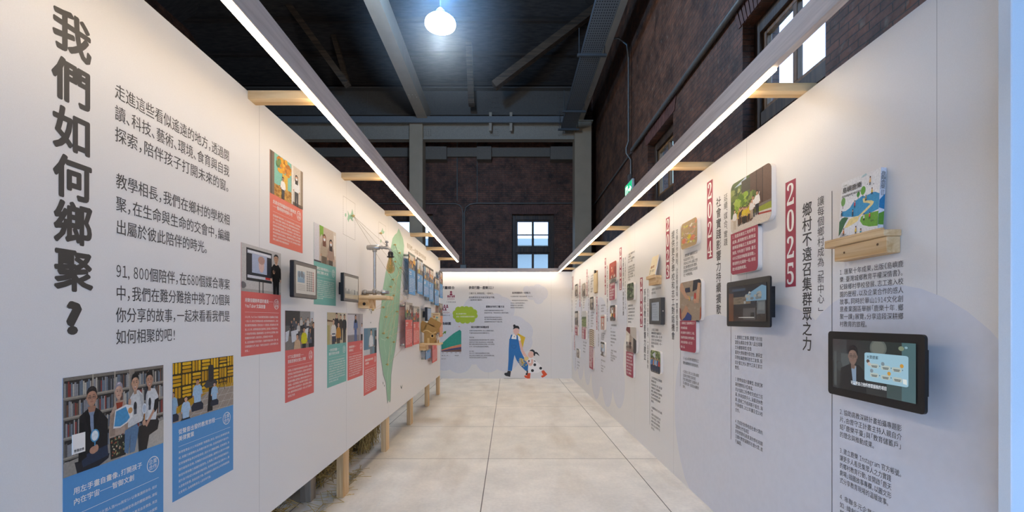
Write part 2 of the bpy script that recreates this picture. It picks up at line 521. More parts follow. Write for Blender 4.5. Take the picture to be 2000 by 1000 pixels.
class Pic:
    """flat artwork on a face, in 0..1 across and 0..1 up, cut to its outline"""
    STEP, DEEP = 0.00006, 0.0018      # sheets of the print: spacing, and the most they may add up to
    def __init__(s, sf, u0, v0, u1, v1, d, bg=None, r=0.0, gain=1.0):
        s.sf, s.u0, s.v0, s.w, s.h, s.d = sf, u0, v0, u1-u0, v1-v0, d
        s.items, s.k, s.gain = [], 0, gain
        s.win = rrect(0, 0, 1, 1, 0) if not r else None
        if r:
            P = rrect(u0, v0, u1, v1, r); s.win = [((u-u0)/s.w, (v-v0)/s.h) for u, v in P]
        else:
            s.win = [(0, 0), (1, 0), (1, 1), (0, 1)]
        if bg: s.poly(s.win, bg)
    def col(s, c):
        return tuple(min(1.0, x*s.gain) for x in lin(c))
    def poly(s, P, c, same=False):
        ar = sum(P[i][0]*P[(i+1) % len(P)][1] - P[(i+1) % len(P)][0]*P[i][1] for i in range(len(P)))
        P = list(P) if ar > 0 else list(P)[::-1]
        P = clip_poly(P, s.win)
        if len(P) < 3: return s
        if not same: s.k += 1
        s.items.append((P, s.k, s.col(c)))
        return s
    def rect(s, x0, y0, x1, y1, c, same=False):
        return s.poly([(x0, y0), (x1, y0), (x1, y1), (x0, y1)], c, same)
    def ell(s, x, y, rx, ry, c, same=False, n=16, rot=0.0):
        P = []
        for k in range(n):
            t = 2*math.pi*k/n; a, b = rx*math.cos(t), ry*math.sin(t)
            P.append((x+a*math.cos(rot)-b*math.sin(rot), y+a*math.sin(rot)+b*math.cos(rot)))
        return s.poly(P, c, same)
    def stroke(s, pts, w, c, asp=None):
        asp = asp or s.w/s.h
        for (xa, ya), (xb, yb) in zip(pts[:-1], pts[1:]):
            dx, dy = (xb-xa)*asp, yb-ya; l = math.hypot(dx, dy) or 1
            nx, ny = -dy/l*w/2/asp, dx/l*w/2
            s.poly([(xa-nx, ya-ny), (xb-nx, yb-ny), (xb+nx, yb+ny), (xa+nx, ya+ny)], c)
        return s
    def build(s, parent, name='photograph', m=None, **kw):
        mb = MB(); st = min(s.STEP, s.DEEP/max(1, s.k))
        for P, k, c in s.items:
            mb.add([s.sf.pt(s.u0+x*s.w, s.v0+y*s.h, s.d+k*st) for x, y in P], [tuple(range(len(P)))], c)
        return mb.build(name, m or PRINT, parent, **kw)
# ================================================================== the hall
def px_at(x, y, Y):
    """point seen at photo pixel (x, y) at distance Y from the camera"""
    return Vector(((x-CX)*Y/F, Y, CAMH-(y-CY)*Y/F))

def structure(mb, name, m, parent=None, org=None):
    return mb.build(name, m, parent, kind=None if parent else 'structure', org=org)

# floor: big cast slabs with open joints
def floor_mat():
    m, nt, p = new_mat('cast_floor_slabs')
    tc = node(nt, 'ShaderNodeTexCoord'); mp = node(nt, 'ShaderNodeMapping')
    mp.inputs['Location'].default_value = (0.17, -3.76+1.13*4, 0)
    nt.links.new(tc.outputs['Object'], mp.inputs[0])
    br = node(nt, 'ShaderNodeTexBrick'); br.offset = 0.0
    br.inputs['Scale'].default_value = 1; br.inputs['Brick Width'].default_value = 1.14; br.inputs['Row Height'].default_value = 1.13
    br.inputs['Mortar Size'].default_value = 0.0035; br.inputs['Mortar Smooth'].default_value = 0.2; br.inputs['Bias'].default_value = 0
    br.inputs['Color1'].default_value = (*lin('#f6f1e9'), 1); br.inputs['Color2'].default_value = (*lin('#efe9df'), 1)
    br.inputs['Mortar'].default_value = (*lin('#6a6258'), 1)
    nt.links.new(mp.outputs[0], br.inputs['Vector'])
    n1 = node(nt, 'ShaderNodeTexNoise'); n1.inputs['Scale'].default_value = 2.6; n1.inputs['Detail'].default_value = 9; n1.inputs['Roughness'].default_value = 0.66
    nt.links.new(tc.outputs['Object'], n1.inputs['Vector'])
    rp = node(nt, 'ShaderNodeValToRGB'); rp.color_ramp.elements[0].position, rp.color_ramp.elements[1].position = 0.34, 0.68
    rp.color_ramp.elements[0].color = (0.87, 0.86, 0.845, 1); rp.color_ramp.elements[1].color = (1.08, 1.06, 1.03, 1)
    nt.links.new(n1.outputs['Fac'], rp.inputs[0])
    mx = node(nt, 'ShaderNodeMix', data_type='RGBA', blend_type='MULTIPLY'); mx.inputs[0].default_value = 1
    nt.links.new(br.outputs['Color'], mx.inputs[6]); nt.links.new(rp.outputs[0], mx.inputs[7])
    # brown tracks and scuffs running along the hall
    ms = node(nt, 'ShaderNodeMapping'); ms.inputs['Scale'].default_value = (2.2, 0.55, 1)
    nt.links.new(tc.outputs['Object'], ms.inputs[0])
    n2 = node(nt, 'ShaderNodeTexNoise'); n2.inputs['Scale'].default_value = 1.3; n2.inputs['Detail'].default_value = 6
    nt.links.new(ms.outputs[0], n2.inputs['Vector'])
    r2 = node(nt, 'ShaderNodeValToRGB'); r2.color_ramp.elements[0].position, r2.color_ramp.elements[1].position = 0.52, 0.7
    r2.color_ramp.elements[1].color = (0.34, 0.34, 0.34, 1)
    nt.links.new(n2.outputs['Fac'], r2.inputs[0])
    m2 = node(nt, 'ShaderNodeMix', data_type='RGBA'); m2.inputs[7].default_value = (*lin('#b09878'), 1)
    nt.links.new(r2.outputs[0], m2.inputs[0]); nt.links.new(mx.outputs[2], m2.inputs[6])
    n3 = node(nt, 'ShaderNodeTexNoise'); n3.inputs['Scale'].default_value = 46; n3.inputs['Detail'].default_value = 5
    nt.links.new(tc.outputs['Object'], n3.inputs['Vector'])
    r3 = node(nt, 'ShaderNodeValToRGB'); r3.color_ramp.elements[0].color = (0.86, 0.86, 0.86, 1); r3.color_ramp.elements[1].color = (1.1, 1.1, 1.1, 1)
    nt.links.new(n3.outputs['Fac'], r3.inputs[0])
    m3 = node(nt, 'ShaderNodeMix', data_type='RGBA', blend_type='MULTIPLY'); m3.inputs[0].default_value = 1
    nt.links.new(m2.outputs[2], m3.inputs[6]); nt.links.new(r3.outputs[0], m3.inputs[7])
    nt.links.new(m3.outputs[2], p.inputs['Base Color'])
    b = node(nt, 'ShaderNodeBump'); b.inputs['Strength'].default_value = 0.25; b.inputs['Distance'].default_value = 0.004
    nt.links.new(n3.outputs['Fac'], b.inputs['Height']); nt.links.new(b.outputs[0], p.inputs['Normal'])
    p.inputs['Roughness'].default_value = 0.5
    return m
structure(MB().box(-9, 3.1, YR-0.3, YB+0.4, -0.12, 0.0), 'floor', floor_mat(), org=(0, 0, 0))
# white scuff scratches on the slabs near the camera
for x, y, pts in ((742, 985, [(736, 988), (741, 983), (742, 980)]), (860, 990, [(851, 998), (857, 990), (858, 985), (861, 981)]), (700, 995, [(696, 999), (706, 993), (713, 988)])):
    P = [px_at(a, b, F*CAMH/(b-CY)) for a, b in pts]
    t = MB()
    for q, w in zip(zip(P[:-1], P[1:]), (0.008, 0.006, 0.004)):
        t.obox(q[0]+Vector((0, 0, .0003)), q[1]+Vector((0, 0, .0003)), w, 0.0006)
    t.build('floor_scuff', mat('scuff_white', '#e6e0d6'), kind='structure')

# partition walls (printed boards on timber frames)
WALLW = panel_mat('white_board_left', 1, 1.94, 1.04)
WALLR = panel_mat('white_board_right', 1, 1.30, 1.04)
WALLE = panel_mat('white_board_end', 0, -0.4, 1.22)
structure(MB().box(-L-0.045, -L, -1.2, 7.04, 0.29, H), 'wall_left', WALLW, org=(0, 0, 0))
structure(MB().box(R, R+0.045, 1.085, DE, 0.0, H+0.004), 'wall_right', WALLR, org=(0, 0, 0))
structure(MB().box(-3.6, R+0.045, DE, DE+0.05, 0.0, H), 'wall_end', WALLE, org=(0, 0, 0))
structure(MB().box(1.165, 2.2, 1.055, 1.085, 0.0, 3.0, 0.002), 'wall_return', panel_mat('blue_board_return', 0, 9, 20, (0.72, 0.79, 0.86)), org=(0, 0, 0))
PINE = wood('pine_timber', '#b98f5c', '#e0c193', 2)
PINEX = wood('pine_timber_across', '#c69a63', '#e8cb9c', 0)
PINEY = wood('pine_timber_along', '#c49a66', '#e3c598', 1)

# brick walls with window openings, all one thick skin
BR_R = brick_mat('old_brick_right', 1)
BR_F = brick_mat('old_brick_far', 0, cols=('#764b38', '#614234', '#463a32'))
BR_S = brick_mat('soldier_brick', 1, w=0.4, h=0.068)
WZ0, WZ1 = 2.3, 4.51
def wall_with_holes(fixed, lo, hi, z1, holes, axis, thick):
    mb = MB(); e = lo
    def b(a0, a1, z0, zz):
        if a1-a0 < 1e-6: return
        if axis == 1: mb.box(fixed, fixed+thick, a0, a1, z0, zz)
        else: mb.box(a0, a1, fixed, fixed+thick, z0, zz)
    for h0, h1 in holes:
        b(e, h0, 0, z1); b(h0, h1, 0, WZ0); b(h0, h1, WZ1, z1); e = h1
    b(e, hi, 0, z1)
    return mb
WINR = [(-0.9, 0.46), (3.84, 5.2), (7.40, 8.76)]
WINF = [(-7.1, -5.74), (-3.78, -2.42), (0.098, 1.445)]
structure(wall_with_holes(XB, YR, YB+0.4, 9.3, WINR, 1, 0.42), 'wall_hall_right', BR_R, org=(0, 0, 0))
structure(wall_with_holes(YB, -9.2, XB, 9.0, WINF, 0, 0.42), 'wall_hall_far', BR_F, org=(0, 0, 0))
structure(MB().box(-9.3, -9, YR, YB+0.4, 0, 9.3), 'wall_hall_left', BR_R, org=(0, 0, 0))
mb = MB().box(-9, REAR_OPEN[0], YR-0.3, YR, 0, 13).box(REAR_OPEN[1], XB, YR-0.3, YR, 0, 13).box(REAR_OPEN[0], REAR_OPEN[1], YR-0.3, YR, REAR_OPEN[3], 13)
structure(mb, 'wall_hall_rear', BR_F, org=(0, 0, 0))  # unseen rear wall, added to limit the daylight from behind

# windows: brown timber, four panes above a transom and two casements below
WINW = wood('window_timber', '#33251f', '#54402f', 2, rough=0.5)
WINL = wood('window_timber_tan', '#6a4a2c', '#93683c', 2, rough=0.5)  # paler brown, used for the sashes of the right wall
def window(n, at, axis, fixed):
    rec = 0.13
    c = (at[0]+at[1])/2
    def bx(mb, a0, a1, z0, z1, d0, d1):
        if axis == 1: mb.box(fixed+d0, fixed+d1, a0, a1, z0, z1, 0.004)
        else: mb.box(a0, a1, fixed+d0, fixed+d1, z0, z1, 0.004)
    org = (fixed+rec, c, WZ0) if axis == 1 else (c, fixed+rec, WZ0)
    root = empty(f'window_{n}', org); root['kind'] = 'structure'
    f = MB()
    a, b = at
    bx(f, a, a+0.12, WZ0, WZ1, rec, rec+0.14); bx(f, b-0.12, b, WZ0, WZ1, rec, rec+0.14)
    bx(f, a+0.12, b-0.12, WZ1-0.16, WZ1, rec, rec+0.14); bx(f, a+0.12, b-0.12, WZ0, WZ0+0.1, rec, rec+0.14)
    bx(f, a+0.12, b-0.12, 3.31, 3.46, rec+0.01, rec+0.13)
    f.build('frame', WINW, root)
    s = MB()
    i0, i1 = a+0.12, b-0.12
    for z0, z1 in ((3.46, WZ1-0.16), (WZ0+0.1, 3.31)):
        bx(s, i0, i0+0.065, z0, z1, rec+0.04, rec+0.1); bx(s, i1-0.065, i1, z0, z1, rec+0.04, rec+0.1)
        bx(s, i0+0.065, i1-0.065, z1-0.055, z1, rec+0.04, rec+0.1); bx(s, i0+0.065, i1-0.065, z0, z0+0.055, rec+0.04, rec+0.1)
        bx(s, c-0.035, c+0.035, z0+0.055, z1-0.055, rec+0.04, rec+0.1)
    for z in (3.88,):
        bx(s, i0+0.065, c-0.035, z-0.018, z+0.018, rec+0.05, rec+0.09); bx(s, c+0.035, i1-0.065, z-0.018, z+0.018, rec+0.05, rec+0.09)
    s.build('sash', WINW if axis == 0 else WINL, root)
    for z0, z1 in ((3.515, 3.862), (3.898, WZ1-0.215), (WZ0+0.155, 3.255)):
        for h0, h1 in ((i0+0.065, c-0.035), (c+0.035, i1-0.065)):
            g = MB()
            bx(g, h0, h1, z0, z1, rec+0.068, rec+0.072)
            g.build('pane', GLASS, root)
    sill = MB()
    bx(sill, a-0.03, b+0.03, WZ0-0.05, WZ0, -0.03, rec+0.14)
    sill.build('sill', mat('sill_stone', '#6f675f'), root)
    # flat arch of upright bricks over the opening
    ar = MB()
    k = 22
    for q in range(k):
        t0, t1 = a-0.08+(b-a+0.16)*q/k, a-0.08+(b-a+0.16)*(q+1)/k
        lean = (q+0.5-k/2)/k*0.22
        z0, z1 = WZ1+0.004, WZ1+0.27
        m_ = 0.006
        if axis == 1:
            vs = [(fixed-0.012, t0+m_, z0), (fixed-0.012, t1-m_, z0), (fixed-0.012, t1-m_+lean, z1), (fixed-0.012, t0+m_+lean, z1)]
            vs += [(fixed+0.02, y, z) for _, y, z in vs]
        else:
            vs = [(t0+m_, fixed-0.012, z0), (t1-m_, fixed-0.012, z0), (t1-m_+lean, fixed-0.012, z1), (t0+m_+lean, fixed-0.012, z1)]
            vs += [(x, fixed+0.02, z) for x, _, z in vs]
        ar.add(vs, [(0, 1, 2, 3), (7, 6, 5, 4), (0, 4, 5, 1), (1, 5, 6, 2), (2, 6, 7, 3), (3, 7, 4, 0)])
    ar.build('arch', mat('arch_brick', '#6a443a', 0.65, var=0.3, scale=9, bump=0.4), root)
    if axis == 1: portal('window_daylight', (fixed+0.45, c, (WZ0+WZ1)/2), (0, R2(90), 0), WZ1-WZ0, b-a)
    else: portal('window_daylight', (c, fixed+0.45, (WZ0+WZ1)/2), (R2(-90), 0, 0), b-a, WZ1-WZ0)
for n, w in enumerate(WINR): window(n+1, w, 1, XB)
for n, w in enumerate(WINF): window(n+4, w, 0, YB)
# buildings and ground outside, seen as pale shapes in the panes
OUT = mat('outside_render', '#b8b2a8')
structure(MB().box(6.4, 9, -2, 5.0, -1, 5.3), 'exterior_house', OUT)
structure(MB().box(-6, 8, 24, 28, -1, 5.0).box(-6.2, 8.2, 23.6, 28.2, 5.0, 5.35), 'exterior_block', OUT)
structure(MB().box(-40, 40, -40, 60, -0.7, -0.5), 'exterior_ground', mat('outside_paving', '#8d8a84'))

# roof: dark boards on purlins
BOARD = mat('roof_boards', '#3d3632', 0.8, var=0.35, scale=5, stretch=(1, 8, 1))
def slope(x0, z0, x1, z1, name):
    mb = MB()
    vs = [(x0, YR-0.3, z0), (x1, YR-0.3, z1), (x1, YB+0.5, z1), (x0, YB+0.5, z0)]
    vs += [(x, y, z+0.08) for x, y, z in vs]
    mb.add(vs, [(3, 2, 1, 0), (4, 5, 6, 7), (0, 1, 5, 4), (1, 2, 6, 5), (2, 3, 7, 6), (3, 0, 4, 7)])
    structure(mb, name, BOARD, org=(0, 0, 0))
slope(3.2, 9.1, -3.1, 12.0, 'ceiling')
slope(-9.4, 9.1, -3.1, 12.0, 'ceiling_far_slope')
mb = MB()
vs = [(-9.4, YB+0.5, 8.15), (3.3, YB+0.5, 8.15), (3.3, 7.4, 12.1), (-9.4, 7.4, 12.1)]
vs += [(x, y, z+0.08) for x, y, z in vs]
mb.add(vs, [(3, 2, 1, 0), (4, 5, 6, 7), (0, 1, 5, 4), (1, 2, 6, 5), (2, 3, 7, 6), (3, 0, 4, 7)])
structure(mb, 'ceiling_hip_slope', mat('roof_boards_hip', '#3d3632', 0.8, var=0.4, scale=4, stretch=(1, 6, 6)), org=(0, 0, 0))
TRUSS = wood('truss_timber', '#2f2824', '#4a3d34', 0, rough=0.8)
k = 0
for x in np.arange(-8.4, 3.0, 0.95):
    z = 12.0 - abs(x+3.1)*2.9/6.3 if x > -3.1 else 12.0-abs(x+3.1)*2.9/6.3
    structure(MB().box(x-0.05, x+0.05, YR, 7.9, z-0.16, z-0.005), f'ceiling_purlin_{k}', TRUSS); k += 1
# timber trusses across the hall
for n, Y in enumerate((1.2, 4.6, 8.0)):
    mb = MB()
    for (xa, ya), (xb, yb), w in (((-8.9, 9.0), (-3.1, 11.75), .2), ((2.6, 9.1), (-3.1, 11.75), .2), ((-8.9, 9.0), (2.6, 9.0), .2),
                                  ((-3.1, 9.0), (-3.1, 11.75), .16), ((-3.1, 9.1), (-6.0, 10.3), .16), ((-3.1, 9.1), (-0.2, 10.3), .16)):
        mb.obox((xa, Y, ya), (xb, Y, yb), 0.14, w, up=(0, 0, 1))
    structure(mb, f'ceiling_truss_{n+1}', TRUSS)
for k in range(8):
    y = 14.2-k*0.85; z = 8.15+(YB+0.5-y)*(12.1-8.15)/(YB+0.5-7.4)
    structure(MB().box(-9, 2.6, y-0.05, y+0.05, z-0.13, z-0.01), f'ceiling_rafter_{k+1}', TRUSS)
# knee braces that show between the steel beams
BRACE = wood('brace_timber', '#43372d', '#6a5542', 0, rough=0.75)
for n, (a, b, Y, w) in enumerate((((557, 0), (678, 166), 12.3, .2), ((632, 0), (680, 166), 13.0, .17), ((965, 168), (1160, 20), 12.2, .24), ((912, 0), (921, 205), 13.2, .22))):
    p, q = px_at(*a, Y), px_at(*b, Y)
    d = (p-q).normalized()
    hi = p if p.z > q.z else q; lo = q if p.z > q.z else p
    structure(MB().obox(lo, hi+(hi-lo)*0.35, w*0.8, w, up=(0, 1, 0)), f'ceiling_brace_{n+1}', BRACE)

# steel frame: columns, long crane beams, end beams
STEEL = mat('painted_steel', '#b3a38f', 0.5, var=0.06, scale=4)
STEELC = mat('column_steel', '#b5a187', 0.5, var=0.05, scale=3)
ZB = CAMH+5.95
for n, (x0, x1) in enumerate(((-2.98, -2.58), (1.97, 2.47))):
    structure(MB().box(x0, x1, 13.6, 14.1, 0, ZB, 0.01).box(x0-0.06, x1+0.06, 13.54, 14.16, 0, 0.03).box(x0-0.04, x1+0.04, 13.56, 14.14, ZB-0.03, ZB), f'column_{n+1}', STEELC)
for n, (x0, x1) in enumerate(((-2.71, -2.41), (1.92, 2.22))):
    mb = MB().box(x0, x1, -1.5, 14.2, ZB, ZB+0.03).box(x0, x1, -1.5, 14.2, ZB+0.42, ZB+0.45).box((x0+x1)/2-0.13, (x0+x1)/2+0.149, -1.5, 14.2, ZB+0.03, ZB+0.42)
    # bolts at the splice
    for i in range(3):
        for j in range(2):
            mb.lathe((x0+0.06+0.09*i, 12.05+0.13*j, ZB-0.012), [(0.016, 0), (0.016, 0.012)], 8)
    structure(mb, f'beam_long_{n+1}', STEEL, org=(0, 0, 0))
def ibeam(name, x0, x1, y, z0, z1, m, w=0.12):
    mb = MB().box(x0, x1, y-0.02, y+0.02, z0, z1).box(x0, x1, y-w, y+w, z0-0.03, z0).box(x0, x1, y-w, y+w, z1, z1+0.03)
    x = x0+0.35
    while x < x1:
        mb.box(x-0.12, x+0.12, y-0.035, y-0.02, z0+0.1, z1-0.05)
        for i in (-0.09, -0.03, 0.03, 0.09):
            for j in range(4):
                mb.lathe((x+i, y-0.047, z0+0.13+j*(z1-z0-0.2)/4), [(0.0, 0), (0.013, 0.003), (0.016, 0.012)], 6, 'y')
        x += 2.03
    return structure(mb, name, m)
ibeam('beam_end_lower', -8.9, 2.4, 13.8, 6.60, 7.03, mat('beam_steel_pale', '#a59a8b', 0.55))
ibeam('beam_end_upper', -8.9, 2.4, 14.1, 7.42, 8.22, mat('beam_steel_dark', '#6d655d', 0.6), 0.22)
structure(MB().box(-8.9, 1.95, 13.45, 13.52, 6.98, 7.16), 'beam_channel', mat('channel_steel', '#77797b', 0.5))
for x in (-0.55, 0.06):
    structure(MB().box(x-0.04, x+0.04, 13.5, 13.56, 6.75, 7.3), 'beam_hanger', STEEL)
for n, (x0, x1) in enumerate(((-3.1, -1.95), (-1.0, -0.55), (1.3, 2.35))):
    structure(MB().box(x0, x1, 14.2, 14.5, 6.15, 6.55), f'beam_pad_{n+1}', mat('concrete_pad', '#7b7166', 0.8))
structure(MB().box(-8.9, 2.6, 14.38, 14.5, 6.30, 6.58), 'trim_1', mat('concrete_pad', '#7b7166'))

# perforated cable tray under the right-hand crane beam
TRAY = mat('tray_zinc', '#6c7074', 0.45, metal=0.6)
def tray_mat():
    m, nt, p = new_mat('perforated_tray')
    tc = node(nt, 'ShaderNodeTexCoord'); sp = node(nt, 'ShaderNodeSeparateXYZ'); nt.links.new(tc.outputs['Object'], sp.inputs[0])
    def cell(o, step):
        a = node(nt, 'ShaderNodeMath', operation='PINGPONG'); a.inputs[1].default_value = step/2
        nt.links.new(o, a.inputs[0]); b = node(nt, 'ShaderNodeMath', operation='GREATER_THAN'); b.inputs[1].default_value = step*0.29
        nt.links.new(a.outputs[0], b.inputs[0]); return b.outputs[0]
    mu = node(nt, 'ShaderNodeMath', operation='MULTIPLY')
    nt.links.new(cell(sp.outputs[0], 0.045), mu.inputs[0]); nt.links.new(cell(sp.outputs[1], 0.075), mu.inputs[1])
    mx = node(nt, 'ShaderNodeMix', data_type='RGBA'); mx.inputs[6].default_value = (*lin('#777b80'), 1); mx.inputs[7].default_value = (0.012, 0.012, 0.013, 1)
    nt.links.new(mu.outputs[0], mx.inputs[0]); nt.links.new(mx.outputs[2], p.inputs['Base Color'])
    p.inputs['Roughness'].default_value = 0.5; p.inputs['Metallic'].default_value = 0.3
    return m
tz = CAMH+5.6
tr = empty('cable_tray', (1.76, 7, tz), 'grey perforated metal cable tray hung under the steel beam by the right brick wall', 'cable tray')
MB().box(1.54, 1.95, 1.0, 13.4, tz, tz+0.006).build('tray_bed', tray_mat(), tr)
MB().box(1.53, 1.54, 1.0, 13.4, tz, tz+0.09).box(1.95, 1.96, 1.0, 13.4, tz, tz+0.09).build('side_rail', TRAY, tr)
for y in (4.2, 6.9, 9.6, 12.2, 13.35):
    h = MB().box(1.44, 2.06, y-0.03, y+0.03, tz-0.05, tz-0.005).tube([(1.48, y, tz-0.03), (1.48, y, ZB+0.2)], 0.008, 6).tube([(2.02, y, tz-0.03), (2.02, y, ZB)], 0.008, 6)
    h.build('hanger_bracket', TRAY, tr)

# conduits on the brick
COND = mat('conduit_zinc', '#787672', 0.45, metal=0.5)
def conduit(name, pts, r, label, group=None):
    return tag(MB().tube(pts, r, 8).build(name, COND), label, 'pipe', group)
zc = CAMH+1.382*(XB-0.06)
conduit('conduit', [(XB-0.05, 1.0, zc), (XB-0.05, 9.7, zc)], 0.04, 'thick grey conduit running level along the right brick wall above its windows')
conduit('conduit', [(XB-0.03, 9.85, zc), (XB-0.03, 14.2, zc-0.05)], 0.018, 'thin grey conduit continuing past the exit sign to the far brick wall')
YV = 9.85
conduit('conduit', [(XB-0.55, YV, 7.2), (XB-0.3, YV, 7.24), (XB-0.12, YV, 7.1), (XB-0.08, YV, 6.8), (XB-0.08, YV, 5.0), (XB-0.13, YV, 4.86), (XB-0.13, YV, 4.75), (XB-0.03, YV, 4.6), (XB-0.03, YV, 4.2)], 0.02, 'thin dark cable pipe bending off the tray and dropping down the right brick wall')
yf = YB-0.03
def pf(x, y): return px_at(x, y, yf)
conduit('conduit', [pf(893, 275), pf(893, 392)], 0.02, 'left upright of the thin grey pipes on the far brick wall')
conduit('conduit', [pf(932, 275), pf(932, 398)], 0.014, 'short upright pipe ending above the bent pipe on the far brick wall')
conduit('conduit', [pf(1120, 397), pf(930, 397), pf(918, 399), pf(910, 405), pf(907, 415), pf(907, 518)], 0.02, 'thin grey pipe bending from level to upright beside the far window')
conduit('conduit', [pf(690, 398), pf(890, 398), pf(898, 401), pf(903, 408), pf(904, 420), pf(904, 518)], 0.018, 'thin grey pipe coming from the left column and bending down the far brick wall')
tag(MB().box(pf(899, 0).x, pf(911, 0).x, yf-0.06, yf+0.02, pf(0, 527).z, pf(0, 517).z, 0.01).build('junction_box', COND), 'small grey junction box at the foot of the pipes on the far brick wall', 'junction box')

# exit sign on the right brick wall
p0 = px_at(1226, 362, 9.86)
es = empty('exit_sign', p0, 'lit green exit sign with a white arrow on the right brick wall', 'sign')
ex = XB-0.14
sy0, sy1 = ex*F/(1234.5-CX), ex*F/(1220.5-CX)
sz1, sz0 = CAMH+(CY-348)*sy0/F, CAMH+(CY-380)*sy0/F
MB().box(ex, ex+0.05, sy0, sy1, sz0, sz1, 0.006).build('case', mat('sign_case', '#d8dcda', 0.4), es)
SX = Surf((ex, 0, 0), (0, -1, 0), (0, 0, 1), (-1, 0, 0))
P = Pic(SX, -sy1+0.02, sz0+0.02, -sy0-0.02, sz1-0.02, 0.002, '#0f8f5e')
P.poly([(0.5, .42), (.72, .42), (.72, .25), (.94, .5), (.72, .75), (.72, .58), (.5, .58)], '#f4fff8')
P.rect(.08, .12, .42, .88, '#e9fff2'); P.ell(.27, .74, .05, .08, '#0f8f5e'); P.poly([(.2, .64), (.33, .66), (.36, .4), (.4, .16), (.33, .16), (.27, .38), (.18, .16), (.12, .18), (.2, .42)], '#0f8f5e')
P.build(es, 'sign_face', screen_mat('lit_sign', 1.1))
MB().box(ex+0.05, XB, (sy0+sy1)/2-0.05, (sy0+sy1)/2+0.05, sz1-0.12, sz1-0.04).box(ex, ex+0.05, (sy0+sy1)/2-0.06, (sy0+sy1)/2+0.06, sz1, sz1+0.16).build('bracket', COND, es)

# pendant lamp with a glowing bell shade
LP = px_at(860, 47, 7.3)
pl = empty('pendant_lamp', LP, 'glowing white bell-shaped pendant lamp hanging below the dark roof', 'lamp')
glow = emit('lamp_glow', (0.75, 0.9, 1.0), 14.0)
MB().lathe(LP, [(0.238, -0.03), (0.247, 0.0), (0.236, 0.04), (0.2, 0.075), (0.15, 0.1), (0.11, 0.125), (0.085, 0.15)], 28).build('lamp_shade', glow, pl)
MB().lathe((LP.x, LP.y, LP.z-0.03), [(0.0, 0.012), (0.2, 0.012), (0.2, 0.0), (0.0, 0.0)], 28).build('diffuser', glow, pl)
MB().lathe((LP.x, LP.y, LP.z+0.15), [(0.085, 0.0), (0.07, 0.06), (0.03, 0.1)], 16).build('cap', mat('lamp_cap', '#9aa3ab', 0.4, metal=0.5), pl)
MB().tube([(LP.x, LP.y, LP.z+0.24), (LP.x, LP.y, 11.0)], 0.009, 6).build('cord', mat('black_cord', '#161616'), pl)
def haze_mat():
    m = bpy.data.materials.new('halo_volume'); m.use_nodes = True; nt = m.node_tree; nt.nodes.clear()
    o = node(nt, 'ShaderNodeOutputMaterial'); v = node(nt, 'ShaderNodeVolumeScatter'); v.inputs['Color'].default_value = (0.8, 0.9, 1, 1); v.inputs['Anisotropy'].default_value = 0.2
    tc = node(nt, 'ShaderNodeTexCoord'); ln = node(nt, 'ShaderNodeVectorMath', operation='LENGTH')
    mr = node(nt, 'ShaderNodeMapRange'); mr.inputs['From Min'].default_value = 0.1; mr.inputs['From Max'].default_value = 1.45; mr.inputs['To Min'].default_value = HAZE; mr.inputs['To Max'].default_value = 0
    nt.links.new(tc.outputs['Object'], ln.inputs[0]); nt.links.new(ln.outputs['Value'], mr.inputs['Value']); nt.links.new(mr.outputs[0], v.inputs['Density']); nt.links.new(v.outputs[0], o.inputs['Volume'])
    return m
HAZE = 0.055
hz_c = LP + Vector((0.0, 0, 0.0))  # added scatter sphere makes the soft bloom around the lamp
tag(MB().lathe(hz_c, [(0.0, -1.5)] + [(1.5*math.sin(math.pi*k/14), -1.5*math.cos(math.pi*k/14)) for k in range(1, 14)] + [(0.0, 1.5)], 28).build('lamp_halo', haze_mat(), org=hz_c), 'bluish glow around the pendant lamp, made by an added haze sphere', 'haze', kind='stuff')
lp = bpy.data.lights.new('pendant_lamp_light', 'POINT'); lp.energy = 150; lp.color = (0.22, 0.52, 1.0); lp.shadow_soft_size = 0.2
lo = bpy.data.objects.new('pendant_lamp_light', lp); COL.objects.link(lo); lo.location = LP + Vector((0, 0, 0.55))

l2 = bpy.data.lights.new('pendant_lamp_down', 'POINT'); l2.energy = 72; l2.color = (0.9, 0.95, 1.0); l2.shadow_soft_size = 0.2
o2 = bpy.data.objects.new('pendant_lamp_down', l2); COL.objects.link(o2); o2.location = LP + Vector((0, 0, -0.28))

# ================================================================== LED battens on timber arms
BEAM = wood('painted_batten', '#bdaca2', '#d3c3b9', 1, scale=14, rough=0.55)
LEDM = emit('led_strip_light', LED_COLOR, LED_STRENGTH)
def batten(name, x, out, y0, y1, zb, ht, led0, led1, label):
    """upright board with a light strip let into its lower wall-side edge; out = +1 if the wall lies at larger x"""
    t = 0.028
    r = empty(name, (x, (y0+y1)/2, zb), label, 'light')
    cuts = np.linspace(y0, y1, 4)
    MB().box(x-t/2, x+t/2, y0, y1, zb, zb+ht, 0.002).build('batten', BEAM, r)
    a = x + out*(t/2-0.002)
    MB().box(a-out*0.016, a+out*0.002, led0, led1, zb-0.006, zb+0.001).build('led_strip', LEDM, r)
    return r
XLB, XRB = -0.775, 0.963
batten('led_batten', XLB, -1, -0.6, 6.95, 2.03, 0.094, -0.6, 6.93, 'long grey batten with a bright light strip along the top of the left partition')
batten('led_batten', XRB, 1, 0.95, 8.72, 2.065, 0.094, 1.66, 8.70, 'long grey batten with a bright light strip along the top of the right partition')
# the batten along the end partition
r = empty('led_batten', (0, 8.70, 2.03), 'short grey batten with a light strip across the top of the end partition', 'light')
MB().box(-2.6, 0.975, 8.70, 8.728, 2.055, 2.13, 0.002).build('batten', wood('painted_batten_across', '#bdaca2', '#d3c3b9', 0, scale=14), r)
MB().box(-2.6, 0.95, 8.725, 8.737, 2.049, 2.056).build('led_strip', LEDM, r)
